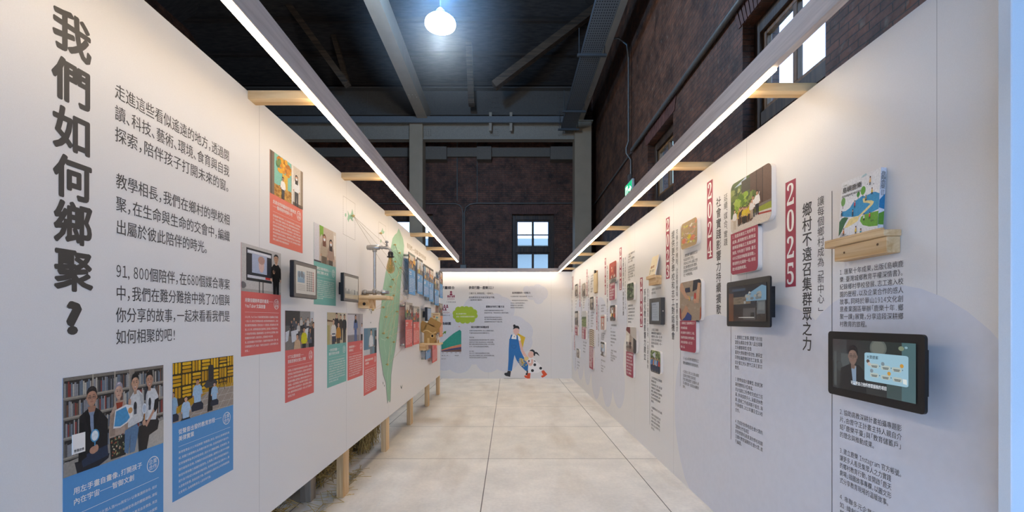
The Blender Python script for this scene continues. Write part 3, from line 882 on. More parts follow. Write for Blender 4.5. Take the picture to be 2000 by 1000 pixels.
# arms
names = ['%s pine arm holding up the left batten, counted from the camera' % w for w in ('first', 'second', 'third', 'fourth', 'fifth', 'sixth', 'seventh')]
for i, Y in enumerate((0.86, 1.855, 2.89, 3.90, 4.90, 5.86, 6.86)):
    o = MB().box(-L-0.03, XLB-0.014, Y, Y+0.06, 2.05, 2.085, 0.002).build('batten_arm', PINEX)
    tag(o, names[i], 'timber', 'arms of the left batten')
names = ['%s pine arm holding up the right batten, counted from the camera' % w for w in ('first', 'second', 'third', 'fourth', 'fifth', 'sixth', 'seventh', 'eighth')]
for i, Y in enumerate((1.865, 2.80, 3.72, 4.72, 5.66, 6.62, 7.64, 8.5)):
    o = MB().box(XRB+0.014, R+0.04, Y, Y+0.06, 2.086, 2.121, 0.002).build('batten_arm', PINEX)
    tag(o, names[i], 'timber', 'arms of the right batten')
# ================================================================== left partition: timber posts and straw behind
wl = bpy.data.objects['wall_left']; ORG[wl] = Vector((0, 0, 0))
for Y in (0.9, 1.9, 2.93, 3.95, 4.95, 6.0, 6.93):
    MB().box(-L-0.047, -L-0.002, Y, Y+0.105, 0.0, 0.30, 0.002).build('post', PINE, wl)
    MB().box(-L-0.09, -L-0.046, Y, Y+0.105, 0.31, H-0.03, 0.002).build('stud', PINE, wl)
for z in (0.31, 1.1, 2.0):
    MB().box(-L-0.09, -L-0.046, 0.95, 7.0, z, z+0.04).build('rail', PINEY, wl)
OLDP = wood('weathered_post', '#7d6d5c', '#a29280', 2)
nth = ('nearest', 'second', 'farthest')
for i, (x, Y) in enumerate(((-1.245, 2.86), (-1.5, 4.35), (-1.5, 5.6))):
    o = MB().box(x-0.07, x, Y, Y+0.075, 0, 2.0, 0.003).build('timber_post', OLDP)
    tag(o, f'{nth[i]} grey timber post standing behind the left partition', 'post', 'posts behind the left partition')
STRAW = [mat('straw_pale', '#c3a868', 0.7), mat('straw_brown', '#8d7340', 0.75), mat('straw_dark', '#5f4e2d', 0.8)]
random.seed(5)
def bale(x0, x1, y0, y1, h, label, upright):
    c = Vector(((x0+x1)/2, (y0+y1)/2, 0))
    r = empty('straw_bale', c, label, 'straw bale', 'straw behind the left partition')
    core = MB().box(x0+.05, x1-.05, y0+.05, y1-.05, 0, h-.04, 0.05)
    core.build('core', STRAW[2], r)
    mb = MB()
    for k in range(1500):
        side = random.random()
        if side < 0.5: p = Vector((x1-0.05+random.uniform(-.02, .03), random.uniform(y0, y1), random.uniform(0.01, h)))
        elif side < 0.8: p = Vector((random.uniform(x0, x1), y0+0.05+random.uniform(-.03, .02), random.uniform(0.01, h)))
        else: p = Vector((random.uniform(x0, x1), random.uniform(y0, y1), h-0.04+random.uniform(-.01, .05)))
        if upright: d = Vector((random.gauss(0, .25), random.gauss(0, .25), 1))
        else: d = Vector((random.gauss(0.2, .5), random.gauss(0, 1), random.gauss(0.05, .35)))
        d = d.normalized()*random.uniform(.08, .22)
        a, b = p-d/2, p+d/2
        a.z, b.z = max(a.z, 0.004), max(b.z, 0.004)
        mb.obox(a, b, 0.0035, 0.002, mi=0 if random.random() < .55 else 1)
    s = mb.build('straw', [STRAW[0], STRAW[1]], r); s['kind'] = 'stuff'
bale(-2.0, -1.28, 1.75, 2.70, .5, 'straw heap in the shade behind the nearest grey post', False)
bale(-2.0, -1.25, 3.08, 3.72, .45, 'loose straw heap spilling out behind the nearest pine leg', False)
bale(-1.95, -1.20, 3.86, 4.3, .6, 'upright sheaf of straw beside the second pine leg', True)
mb = MB()
for k in range(80):
    p = Vector((-1.165+random.uniform(0, .06), random.uniform(2.6, 3.5), 0.004)); a = random.uniform(0, 6.3); l = random.uniform(.04, .13)
    mb.obox(p, p+Vector((math.cos(a)*l, math.sin(a)*l, random.uniform(0, .03))), 0.003, 0.002)
tag(mb.build('loose_straw', STRAW[0]), 'loose straw scattered on the floor under the left partition', 'straw', kind='stuff')

# ================================================================== left partition: wall lettering
INK = mat('black_print', (0.055, 0.050, 0.046), 0.5, var=0.02, spec=0.4)
WHT = mat('white_print', '#f2eee9', 0.55, var=0.02)
D0 = 0.0004
t = Text()
ys = [(142, 70.5), (142, 165.5), (142, 259.5), (143, 351), (144, 438.5), (145, 529.5)]
for ch, (x, y) in zip('我們如何鄉聚', ys):
    u, v = WL.px(x, y, D0)
    t.put(WL, ch, u, v, 0.101, 0.107, D0, 0.031)
u, v = WL.px(145, 621, D0); t.put(WL, '?', u, v, 0.135, 0.105, D0, 0.045, True)
t.build('wall_heading', INK, label='huge black vertical heading ending in a question mark, on the left partition', cat='lettering')
paras = [
 (('走進這些看似遙遠的地方,透過閱', '讀、科技、藝術、環境、食育與自我', '探索,陪伴孩子打開未來的窗。'), (224, 176), (448, 302), (224, 261), 'top paragraph of black body text on the left partition, below the light strip'),
 (('教學相長,我們在鄉村的學校相', '聚,在生命與生命的交會中,編織', '出屬於彼此陪伴的時光。'), (226, 352), (449, 428), (228, 443), 'middle paragraph of black body text on the left partition'),
 (('91,800個陪伴,在680個媒合專案', '中,我們在難分難捨中挑了20個與', '你分享的故事,一起來看看我們是', '如何相聚的吧!'), (226, 529), (449, 553), (228, 659), 'lowest paragraph of black body text on the left partition, opening with 91,800'),
]
for lines, tl, tr, bl, lab in paras:
    block(WL, lines, tl, tr, bl, D0, bold=0.006, size=0.0445).build('wall_paragraph', INK, label=lab, cat='lettering', group='introduction text on the left partition')

# ------------------------------------------------------------------ small people and things for printed pictures
SKIN = ('#c99b7d', '#b98a6c', '#d8ae92')
def shade(c, k):
    return tuple(min(1, x*k) for x in lin(c))
def face_pic(P, x, y, rx, ry, skin, hair='#1c1817', style='short', smile=.5, glasses=False):
    """head and shoulders' face: ears, jaw, brows, eyes, nose and mouth with a shaded side"""
    E = lambda a, b: (x+a*rx, y+b*ry)
    if style == 'long': P.poly([E(-1.15, -1.5), E(1.15, -1.5), E(1.25, .3), E(.8, 1.1), E(0, 1.3), E(-.8, 1.1), E(-1.25, .3)], hair)
    P.poly([E(-.4, -1.5), E(.4, -1.5), E(.42, -.7), E(-.42, -.7)], shade(skin, .78))
    P.ell(*E(-.98, -.05), .16*rx, .22*ry, shade(skin, .85)); P.ell(*E(.98, -.05), .16*rx, .22*ry, shade(skin, .8))
    P.poly([E(-.95, .5), E(-.97, -.1), E(-.82, -.6), E(-.45, -.95), E(0, -1.05), E(.45, -.95), E(.82, -.6), E(.97, -.1), E(.95, .5), E(.6, 1), E(-.6, 1)], skin)
    P.poly([E(.35, .9), E(.95, .5), E(.97, -.1), E(.82, -.6), E(.45, -.95), E(.62, -.4), E(.6, .3)], shade(skin, .86))
    P.ell(*E(-.25, .5), .5*rx, .22*ry, shade(skin, 1.12)); P.ell(*E(-.5, -.3), .22*rx, .16*ry, shade(skin, 1.06))
    for s_ in (-1, 1):
        P.poly([E(s_*.2, .24), E(s_*.62, .26), E(s_*.6, .32), E(s_*.22, .31)], hair if style != 'grey' else shade(hair, .5)); P.ell(*E(s_*.4, .07), .15*rx, .055*ry, '#2a2220'); P.ell(*E(s_*.4, -.03), .17*rx, .03*ry, shade(skin, .8))
        if glasses: P.stroke([E(s_*.12, .1), E(s_*.72, .1), E(s_*.66, -.12), E(s_*.18, -.12), E(s_*.12, .1)], .05*ry, '#3a3432')
    P.poly([E(-.06, .1), E(.1, .1), E(.2, -.28), E(-.14, -.28)], shade(skin, .92)); P.ell(*E(.02, -.3), .17*rx, .06*ry, shade(skin, .8))
    P.poly([E(-.36, -.5), E(.36, -.5), E(.2, -.5-.25*smile), E(-.2, -.5-.25*smile)], '#8b4a43')
    if smile > .6: P.poly([E(-.28, -.51), E(.28, -.51), E(.18, -.6), E(-.18, -.6)], '#efe6dd')
    top = [E(-1.02, .15), E(-1.05, .7), E(-.75, 1.15), E(-.2, 1.36), E(.4, 1.33), E(.88, 1.05), E(1.06, .6), E(1.02, .15), E(.86, .45), E(.6, .68), E(.1, .78), E(-.45, .7), E(-.84, .48)]
    P.poly(top, hair); P.poly([E(-.6, 1.0), E(-.1, 1.24), E(.4, 1.2), E(.1, 1.05)], shade(hair, 1.9))
def person_pic(P, x, y, h, shirt, pants='#2b2c33', hair='#1c1817', skin=None, arm=None, sit=False, lean=0.0, longhair=False, mask=False):
    """a standing or sitting figure; x of the feet, y of the base, height h (all in picture shares)"""
    k = P.h/P.w*h
    skin = skin or SKIN[int(abs(x)*97) % 3]
    X = lambda a, b: (x+(a+lean*b)*k, y+b*h)
    if not sit:
        P.poly([X(-.12, 0), X(-.02, 0), X(0, .36), X(.02, 0), X(.12, 0), X(.13, .48), X(-.13, .48)], pants)
    else:
        P.poly([X(-.26, .0), X(.26, .0), X(.28, .16), X(.14, .3), X(-.14, .3), X(-.28, .16)], pants)
    b = .26 if sit else .45
    P.poly([X(-.15, b), X(.15, b), X(.19, .74), X(.1, .82), X(-.1, .82), X(-.19, .74)], shirt)
    P.poly([X(-.19, .75), X(-.13, .72), X(-.17, .5), X(-.24, .5)], shirt); P.poly([X(.13, .72), X(.19, .75), X(.24, .5), X(.17, .5)], shirt)
    P.ell(*X(-.2, .47), .035*k, .035*h, skin); P.ell(*X(.2, .47), .035*k, .035*h, skin)
    P.poly([X(-.045, .8), X(.045, .8), X(.04, .87), X(-.04, .87)], skin)
    if longhair: P.poly([X(-.1, .7), X(.1, .7), X(.1, .95), X(.05, 1.0), X(-.05, 1.0), X(-.1, .95)], hair)
    P.ell(*X(0, .91), .075*k, .09*h, skin, n=18)
    P.poly([X(-.08, .92), X(-.05, .955), X(.03, .965), X(.08, .92), X(.078, .97), X(.04, 1.005), X(-.04, 1.005), X(-.078, .97)], hair)
    if mask: P.poly([X(-.06, .9), X(.06, .9), X(.05, .84), X(-.05, .84)], '#e9eef2')
    else:
        P.rect(*X(-.045, .913), *X(-.02, .922), '#2a2220'); P.rect(*X(.02, .913), *X(.045, .922), '#2a2220'); P.rect(*X(-.025, .862), *X(.025, .87), '#8d5147')
def books_pic(P, x0, y0, x1, y1, rnd, cols=('#8e8f93', '#5d5a58', '#b9b3a6', '#70503f', '#3f4247', '#a9a7a2', '#6d7a88', '#8a3b35'), wmin=.008, wmax=.018):
    x = x0
    P.rect(x0, y0, x1, y1, '#2d2825')
    P.k += 1
    while x < x1:
        w = rnd.uniform(wmin, wmax)
        P.rect(x, y0, min(x+w*.9, x1), y0+(y1-y0)*rnd.uniform(.72, .97), rnd.choice(cols), True)
        x += w
def blobs_pic(P, x0, y0, x1, y1, n, rx, ry, cols, rnd):
    for _ in range(n):
        P.ell(rnd.uniform(x0, x1), rnd.uniform(y0, y1), rx*rnd.uniform(.6, 1.3), ry*rnd.uniform(.6, 1.3), rnd.choice(cols), n=8)

def pic_library(P):
    rnd = random.Random(3)
    P.poly(P.win, '#6d665f')
    P.rect(0, 0, 1, 1, '#7e776d')
    for r in range(5):
        y0 = .98-.2*(r+1)
        for x0, x1 in ((.01, .24), (.255, .445), (.46, .6), (.66, .99)):
            books_pic(P, x0, y0+.02, x1, y0+.185, rnd)
        P.rect(0, y0, 1, y0+.018, '#a49b8d')
    for x in (.245, .45, .605): P.rect(x-.006, .1, x+.008, 1, '#aba293')
    P.rect(.605, .5, .655, 1, '#8f867c')
    P.poly([(0, 0), (1, 0), (1, .33), (.62, .3), (.4, .2), (0, .14)], '#98928a'); P.poly([(.5, 0), (1, 0), (1, .3), (.8, .26)], '#b5aea3')
    # dark suit
    P.poly([(.09, .12), (.4, .1), (.39, .05), (.3, 0), (.11, 0)], '#20222a')
    P.poly([(.12, .1), (.38, .12), (.385, .48), (.31, .6), (.27, .64), (.2, .64), (.13, .58)], '#17181c'); P.poly([(.205, .62), (.265, .62), (.25, .36), (.235, .36)], '#8494ad')
    P.poly([(.14, .16), (.38, .2), (.39, .08), (.16, .04)], '#25324a')
    P.poly([(.2, .66), (.275, .66), (.262, .6), (.21, .6)], '#a67a63'); face_pic(P, .236, .755, .044, .088, '#b98b72', '#2a2523', smile=.2, glasses=True)
    P.poly([(.2, .63), (.17, .58), (.225, .34), (.22, .56)], '#0f1013'); P.poly([(.27, .63), (.3, .58), (.255, .34), (.25, .56)], '#0f1013'); P.poly([(.12, .1), (.19, .14), (.17, .5), (.13, .52)], '#101114')
    P.ell(.262, .34, .04, .07, '#4f9bc4', n=20); P.ell(.262, .34, .03, .055, '#dfe7ea', n=20); P.rect(.257, .2, .268, .28, '#4f9bc4'); P.ell(.25, .19, .035, .04, '#b98b72'); P.ell(.275, .2, .02, .04, '#b98b72')
    # grey-haired woman in beige
    P.poly([(.4, .26), (.58, .26), (.56, .02), (.41, .02)], '#2b2a24'); blobs_pic(P, .41, .05, .56, .25, 46, .007, .012, ('#8f8a5c', '#a9553f', '#c8bea0', '#5d6a4a'), rnd)
    P.poly([(.39, .26), (.59, .28), (.59, .5), (.54, .66), (.46, .66), (.4, .52)], '#b59d8b'); P.poly([(.46, .64), (.53, .64), (.515, .52), (.475, .52)], '#9a3b22')
    P.poly([(.4, .5), (.46, .56), (.45, .28), (.4, .28)], '#9c8676'); P.poly([(.53, .62), (.57, .54), (.59, .3), (.555, .3)], '#a48d7c'); face_pic(P, .488, .765, .037, .082, '#caa38c', '#9d97a0', 'grey', .3)
    # young man, white shirt and jeans
    P.poly([(.55, .3), (.68, .34), (.7, .28), (.655, .02), (.6, .02), (.61, .24), (.585, .02), (.545, .05)], '#5f7d9c')
    P.poly([(.58, .32), (.74, .36), (.77, .5), (.745, .68), (.7, .74), (.65, .74), (.6, .66)], '#cfd0cf')
    P.poly([(.7, .72), (.745, .66), (.77, .5), (.735, .4), (.725, .55)], '#b3b5b6'); face_pic(P, .66, .83, .038, .088, '#c99d80', '#171514', smile=.8); P.ell(.6, .62, .015, .04, '#c99d80')
    P.ell(.66, .55, .018, .06, '#2c2d31'); P.rect(.645, .46, .675, .52, '#54565c')
    # tall man, white shirt, black sleeve and trousers
    P.poly([(.7, .3), (.9, .36), (.94, .3), (.92, .2), (.82, .16), (.79, .0), (.7, .0), (.69, .2)], '#2b2726')
    P.poly([(.77, .36), (.9, .33), (.93, .62), (.89, .72), (.82, .74), (.78, .66)], '#d6d7d7')
    P.poly([(.885, .58), (.935, .6), (.93, .48), (.885, .42), (.87, .46)], '#141416'); P.poly([(.885, .44), (.87, .47), (.77, .3), (.79, .27)], '#c0937a')
    P.poly([(.78, .66), (.8, .72), (.8, .4), (.775, .36)], '#bcbebf'); face_pic(P, .822, .835, .039, .086, '#bd9076', '#161312', smile=.8)
    P.ell(.825, .56, .016, .06, '#2c2d31'); P.rect(.81, .47, .838, .52, '#54565c')
    # sign boards in their hands
    P.poly([(.43, .36), (.45, .56), (.56, .6), (.635, .57), (.63, .44), (.585, .39), (.5, .35)], '#e8e6e2'); P.poly([(.44, .38), (.458, .545), (.56, .575), (.6, .44), (.57, .4), (.5, .365)], '#4d97c6'); P.ell(.605, .52, .024, .035, '#d59a5e')
    P.ell(.762, .5, .026, .065, '#dfe3e6', n=18); P.ell(.762, .5, .02, .05, '#b9c6d2', n=18); P.rect(.755, .33, .768, .44, '#b77d45'); P.ell(.758, .33, .02, .035, '#c99d80')
    return P
def pic_yellow_room(P):
    rnd = random.Random(8)
    P.poly(P.win, '#3a2c12'); P.k += 1
    Y = ('#d9a50b', '#c28f08', '#e5b51c')
    for r in range(3):
        for c in range(7):
            x0, y0 = c*.15-.02, .38+r*.21
            if (r+c) % 2:
                for q in range(3): P.poly(rrect(x0+.006, y0+.01+q*.065, x0+.138, y0+.058+q*.065, .015), rnd.choice(Y), True)
            else:
                for q in range(3): P.poly(rrect(x0+.004+q*.047, y0+.01, x0+.04+q*.047, y0+.195, .015), rnd.choice(Y), True)
    P.poly([(0, .22), (.6, .5), (1, .46), (1, .36), (.3, .16), (0, .1)], '#b98d10')
    P.poly([(0, 0), (1, 0), (1, .38), (.62, .44), (.2, .18), (0, .12)], '#9d9083')
    for a in range(6): P.stroke([(.2+a*.16, -.05), (.62+a*.12, .45)], .006, '#c9c2ba')
    for a in range(4): P.stroke([(.3, .05+a*.11), (1.02, .0+a*.13)], .006, '#c9c2ba')
    P.stroke([(.8, .86), (.8, .46)], .014, '#191919'); P.stroke([(.72, .88), (.94, .88)], .012, '#191919'); P.stroke([(.8, .6), (.71, .38)], .012, '#191919'); P.stroke([(.8, .6), (.87, .44)], .012, '#191919'); P.stroke([(.8, .6), (.83, .36)], .012, '#191919')
    P.poly([(.46, .52), (.52, .6), (.63, .6), (.7, .54), (.67, .47), (.5, .46)], '#3d3d40'); P.poly(rrect(.535, .56, .63, .88, .045), '#2d2d30')
    P.poly([(.55, .46), (.62, .46), (.61, .02), (.52, .02)], '#151517')
    for x, y, h, s in ((.0, .02, .5, '#8fb1cc'), (.36, .1, .56, '#a3c3dd'), (.64, .1, .44, '#9cbcd6')):
        person_pic(P, x, y, h, s, '#262b3a', sit=True)
    person_pic(P, .18, -.1, .5, '#a9c6de', sit=True)
    return P
def pic_sunny_wall(P):
    rnd = random.Random(4)
    P.poly(P.win, '#b8a690'); P.rect(0, 0, .12, 1, '#7d6c5d'); P.rect(.02, .0, .06, 1, '#5f5047'); P.rect(.12, .1, .62, 1, '#86c8b4')
    P.rect(.12, .0, .66, .28, '#c99544'); blobs_pic(P, .14, .02, .62, .28, 40, .04, .025, ('#b67c2a', '#dba94e', '#a36d25'), rnd)
    blobs_pic(P, .24, .62, .56, .95, 26, .07, .06, ('#e8a81f', '#f0b93a', '#d98d17', '#b9741a'), rnd); blobs_pic(P, .2, .75, .3, .95, 8, .04, .05, ('#6f8a4b', '#57783f'), rnd)
    P.rect(.34, .25, .5, .62, '#e2b53f'); P.rect(.62, 0, .68, 1, '#e5ded4'); P.rect(.68, .08, .93, 1, '#cfc3b4'); P.rect(.92, 0, 1, 1, '#8e7b69'); P.rect(.66, 0, 1, .08, '#6e5b4b')
    person_pic(P, .36, -.02, .56, '#efece6', '#3b3f45'); person_pic(P, .78, .0, .8, '#e4e3e2', '#35363a', longhair=True, mask=True)
    return P
def pic_screen_talk(P):
    P.poly(P.win, '#c3bfbb'); P.rect(0, 0, 1, .06, '#a8a29c'); P.rect(.41, 0, .43, .3, '#1d1d1f'); P.rect(.5, 0, .52, .3, '#1d1d1f')
    P.rect(.11, .24, .74, .93, '#202226'); P.rect(.135, .3, .72, .89, '#c9cbd4'); P.rect(.135, .36, .72, .82, '#2a2d36'); P.rect(.24, .42, .61, .83, '#aeb8cf'); P.ell(.47, .62, .07, .17, '#d9b9ae'); P.ell(.47, .72, .085, .09, '#b99386'); P.rect(.57, .31, .7, .36, '#c5372f'); P.rect(.15, .84, .7, .88, '#dfe1e6')
    person_pic(P, .86, -.18, 1.08, '#141416', '#111113')
    face_pic(P, .855, .84, .06, .075, SKIN[0], smile=.3); P.poly([(.75, .3), (.8, .5), (.84, .46), (.8, .26)], '#0c0c0e'); P.ell(.79, .52, .03, .05, SKIN[0]); P.rect(.78, .5, .81, .62, '#2a2a2a')
    P.ell(.03, .13, .07, .07, '#6e6c6e')
    return P
def pic_easels(P):
    rnd = random.Random(11)
    P.poly(P.win, '#5f5d5c'); P.rect(0, .62, .48, 1, '#3c3c3b'); P.rect(.48, .5, 1, 1, '#8f8c88'); P.rect(.86, .68, 1, 1, '#c8ccd0'); P.rect(.0, .0, 1, .35, '#807a74')
    for k in range(10): person_pic(P, .2+.08*k+rnd.uniform(-.02, .02), .3+rnd.uniform(-.1, .15), .42, rnd.choice(('#c6c2bd', '#4b4f58', '#8b8479', '#2d2f36')), '#2f3036')
    for a in ((.0, .2, .12, .5), (.2, .18, .42, .52), (.66, .22, .78, .55)): P.poly([(a[0], a[1]), (a[2]-.04, a[1]+.04), (a[2], a[3]), (a[0]-.03, a[3]-.05)], '#d6d9dd')
    person_pic(P, .62, -.25, .82, '#d9d016', '#2b2b2b'); person_pic(P, .38, -.45, .85, '#c9a987', '#2b2b2b'); person_pic(P, .85, -.25, .8, '#5a6170', '#23252b'); person_pic(P, .97, -.15, .85, '#2e3036', '#23252b')
    return P
def pic_masks(P):
    P.poly(P.win, '#cbb9a6'); P.rect(0, 0, .22, 1, '#d7d4d8'); P.rect(.86, .2, 1, 1, '#d8cbbb'); P.rect(.9, .3, .98, .9, '#efe9e0'); P.rect(0, 0, .3, .04, '#4d4648'); P.rect(.3, 0, .7, .3, '#8b7c6c')
    P.poly([(.23, 1), (.4, 1), (.4, .7), (.32, .78), (.25, .68)], '#86b53e')
    person_pic(P, .44, -.3, 1.1, '#b6a48d', '#6b5c4b', hair='#7a4c38', longhair=True, mask=True); person_pic(P, .74, -.35, 1.08, '#a88d7c', '#54493f', hair='#3a2d2a', longhair=True, mask=True)
    return P
def pic_four_kids(P):
    P.poly(P.win, '#c6b795'); P.rect(0, .0, .12, .6, '#b3a86f'); P.rect(.7, .7, 1, 1, '#d9d1bd'); P.poly([(0, .78), (.3, .74), (.3, .7), (0, .72)], '#6d4d38')
    person_pic(P, .46, .05, .95, '#2d2b30'); person_pic(P, .68, .1, .85, '#3a3230'); person_pic(P, .88, .0, .96, '#25272e'); person_pic(P, .3, -.2, 1.0, '#e6e2d9', '#3c3c44')
    for k in range(3): P.rect(.22, .1+.1*k, .38, .14+.1*k, '#39445e')
    person_pic(P, .55, -.25, .95, '#c58a2c', '#4b4036')
    return P
def pic_whiteboard(P):
    P.poly(P.win, '#a39ea0'); P.rect(0, .25, .6, .95, '#d0cdd2'); P.rect(0, 0, .75, .22, '#8b8486'); P.rect(.82, .5, 1, 1, '#b5b0b2')
    person_pic(P, .5, -.02, .98, '#5d6f9c', '#4a6296', longhair=True); person_pic(P, .92, -.1, .75, '#c9c7cc', '#2d2e33')
    return P
def pic_white_coat(P):
    P.poly(P.win, '#6f8e9c'); P.rect(0, 0, .3, 1, '#5f86a0'); P.rect(.82, 0, 1, .9, '#3f4b57'); P.rect(0, 0, .5, .2, '#c8c9cc')
    person_pic(P, .55, -.25, 1.2, '#d8dadd', '#7e858d'); person_pic(P, .92, -.1, .8, '#2d3642')
    return P
def pic_group(P, bg, cols, seed, n=7, floor='#8e857c'):
    rnd = random.Random(seed)
    P.poly(P.win, bg); P.rect(0, 0, 1, .3, floor); P.rect(rnd.uniform(.0, .4), .55, rnd.uniform(.5, 1), .95, '#c9c2b6'); P.rect(.0, .86, 1, 1, rnd.choice(('#4a463f', '#a8a197', '#6e7a74')))
    for k in range(n):
        person_pic(P, (k+.5)/n+rnd.uniform(-.04, .04), rnd.uniform(-.25, .12), rnd.uniform(.6, .85), rnd.choice(cols), rnd.choice(('#2b2c33', '#4a4c55', '#6b5b4c')), longhair=rnd.random() < .35)
    return P

# ------------------------------------------------------------------ story posters on the left partition
BLUE = mat('poster_blue', '#4f93cc', 0.55, var=0.02, scale=90)
RED = mat('poster_red', '#d8625c', 0.55, var=0.02, scale=90)
CORAL = mat('poster_coral', '#e2705a', 0.55, var=0.02, scale=90)
TEAL = mat('poster_teal', '#74b5aa', 0.55, var=0.02, scale=90)
ORNG = mat('poster_orange', '#dd8a58', 0.55, var=0.02, scale=90)
EDGE = mat('board_edge', '#45424a', 0.5)
FILL = ('透過鹿樂平臺的媒合,志工走進鄉村的學校,與老師和孩子一起設計課程,讓閱讀、科技、藝術與環境成為學習的一部分。孩子在實作中看見自己的價值,也練習表達與合作,把學到的事帶回家鄉。'
        '每一次陪伴都從一個約定開始,跨越山海的距離,把資源送到需要的地方。老師說,孩子最期待的是那個固定出現的人,願意聽他們說話,陪他們把故事寫完。企業與大學的夥伴也加入行列,用專業支持教學現場,'
        '讓更多學校有機會嘗試新的課程。我們相信,教育的改變來自許多小小的相遇,一起走得更遠。')
def fill_lines(n, w, start, last=1.0):
    out, i = [], start
    for k in range(n):
        lim = w*(last if k == n-1 else 1); s, a = '', 0
        while True:
            c = FILL[i % len(FILL)]
            if a+adv(c) > lim: break
            s += c; a += adv(c); i += 1
        out.append(s)
    return out

def circle_ring(sf, u, v, ru, w, d, n=36):
    mb = MB(); vs = []
    for k in range(n):
        t = 2*math.pi*k/n
        vs += [sf.pt(u+ru*math.cos(t), v+ru*math.sin(t), d), sf.pt(u+(ru-w)*math.cos(t), v+(ru-w)*math.sin(t), d)]
    mb.add(vs, [(2*k, 2*((k+1) % n), 2*((k+1) % n)+1, 2*k+1) for k in range(n)])
    return mb

def poster(name, label, TL, BR, m, frac, title, badge, body, pic, d=0.0, th=0.0008, group=None, tb=0.014, off=0.0):
    """a printed poster: picture on top, heading, round badge, rule and body text below"""
    d1 = d+th
    u0, v1 = WL.px(*TL, d1); u1, v0 = WL.px(*BR, d1)
    w, h = u1-u0, v1-v0
    mb = MB().plate(WL, [(u0, v0), (u1, v0), (u1, v1), (u0, v1)], d+0.0002, d1)
    if d > 0.01:
        for i in range(1, len(mb.mi)): mb.mi[i] = 1
        mb.mi[1] = 0
        root = mb.build(name, [m, EDGE], org=WL.pt((u0+u1)/2, v0, d), label=label, cat='poster', group=group)
        for a, b in ((.14, .07), (.86, .07), (.14, .93), (.86, .93)):
            q = WL.pt(u0+w*a, v0+h*b, 0)
            MB().lathe(q, [(0.012, 0.0005), (0.012, d)], 12, 'x').build('spacer', mat('steel_spacer', '#c9c4ba', 0.3, metal=0.8), root)
    else:
        root = mb.build(name, m, org=WL.pt((u0+u1)/2, v0, d), label=label, cat='poster', group=group)
    vp = v1-h*frac
    P = Pic(WL, u0, vp, u1, v1, d1+0.0002); pic(P).build(root)
    dt = d1+0.0004
    X = lambda a: u0+w*a
    Yv = lambda b: v1-h*b
    f0 = frac+.077
    t = Text()
    for i, l in enumerate(title):
        t.line(WL, l, X(.08), Yv(f0+.051*i*min(1, 1.25*w/h*1.3)), w*.0575, dt, tb)
    t.build('heading', WHT, root)
    MB().plate(WL, [(X(.08), Yv(f0+.108)), (X(.94), Yv(f0+.108)), (X(.94), Yv(f0+.106)), (X(.08), Yv(f0+.106))], dt-.0001, dt+.0001).build('rule', WHT, root)
    cu, cv, cr = X(.87), Yv(f0+.02), w*.073
    circle_ring(WL, cu, cv, cr, w*.0075, dt).build('badge_ring', WHT, root)
    t = Text()
    for i, l in enumerate(badge):
        t.line(WL, l, cu-w*.05, cv+w*(.026-.052*i), w*.05, dt, .004)
    t.build('badge_text', WHT, root)
    t = Text()
    n = len(body); v = Yv(f0+.15); end = Yv(.955 if off == 0 else off)
    wm = max(sum(adv(c) for c in l) for l in body)
    for i, l in enumerate(body):
        ww = sum(adv(c) for c in l)
        t.line(WL, l, X(.08), v+(end-v)*i/max(1, n-1), min(w*.84/wm, .68*(v-end)/max(1, n-1)), dt, .004, w*.84 if ww > .88*wm else None, w*.84/wm)
    t.build('body_text', WHT, root)
    return root

BODY_A = ['2025年,智御文創主理人浩How與安Sir以專業講師身份,設計', '一場陪伴北梅國中學生探索自我與練習表達的體驗課程。課程', '以影片《你比你想的更美麗》暖場,啟發孩子看見自身價值。再透', '過共同手繪製自畫像,標註個人關鍵字,從筆觸與色彩中展開', '對話。進行「超級溝通繪畫家」團隊活動,結合口語、肢', '體與策展,在遊戲中學習傾聽、理解與自信', '表達,看見北梅孩子展現出不同', '的視野,成為認識自我的起點。']
BODY_B = ['美律實業自2021年起推動「微聽損」防治,結合企業專業與場', '域,將聽力保健轉化為具體的教育行動。透過與鹿樂平臺合作,', '安排偏鄉學童參訪研發總部,設計多元體驗課程。從無響室、真', '實的錄製到音樂,耳機製作與調音體驗,讓學生在實作中理解', '聲音科學與聽力保健的重要性。企業員工親自帶領認識設計,', '提升孩子對成分與健康的敏感度。美律更捐贈社區活動中心,讓', '大眾教育影響,透過這些行動,美律期盼企業如何以科技專業實踐', '社會責任,為偏鄉教育注入創意與可能。']
BODY_D = ['2021年,YouTuber文森說書發起募書,為偏鄉孩子募集', '一份心力。從自己的頻道出發,他深知故事能陪伴人,決定', '號召觀眾認養圖書,把書送進十八個班級,用閱讀為孩子開', '窗。2023年,他帶著故事走進學校,從家庭、夢想到未來,', '小到我們的煩惱、閱讀與解答,在分享中拉近距離。他說', '閱讀能陪伴我們,在看見他人、反覆練習中找到勇', '氣。這些書讓孩子的世界變大,也讓陪伴變成習慣,打開一扇', '打開閱讀的大門。他說:「我把它放進孩子,成長的書架,為', '故事。」']
PG = 'story posters printed flat on the left partition'
PA = poster('story_poster', 'blue story poster headed by a photo of four people seated before bookshelves', (123, 738.5), (319, 1058), BLUE, .44, ['用左手畫自畫像,打開孩子', '內在宇宙──智御文創'], ['企業', '合作'], BODY_A, pic_library, group=PG)
u0, v1 = WL.px(139.5, 850); u1, v0 = WL.px(164, 881)
sl = MB().plate(WL, [(u0, v0), (u1, v0), (u1, v1), (u0, v1)], .0009, .0034).build('label_sticker', WHT, PA)
sl['label'] = 'small white sticker on the photo'
t = Text(); t.line(WL, '影像故事', u0+.003, v0+.0075, .0075, 0.0037, .012, fit=u1-u0-.006); t.build('sticker_text', INK, sl)
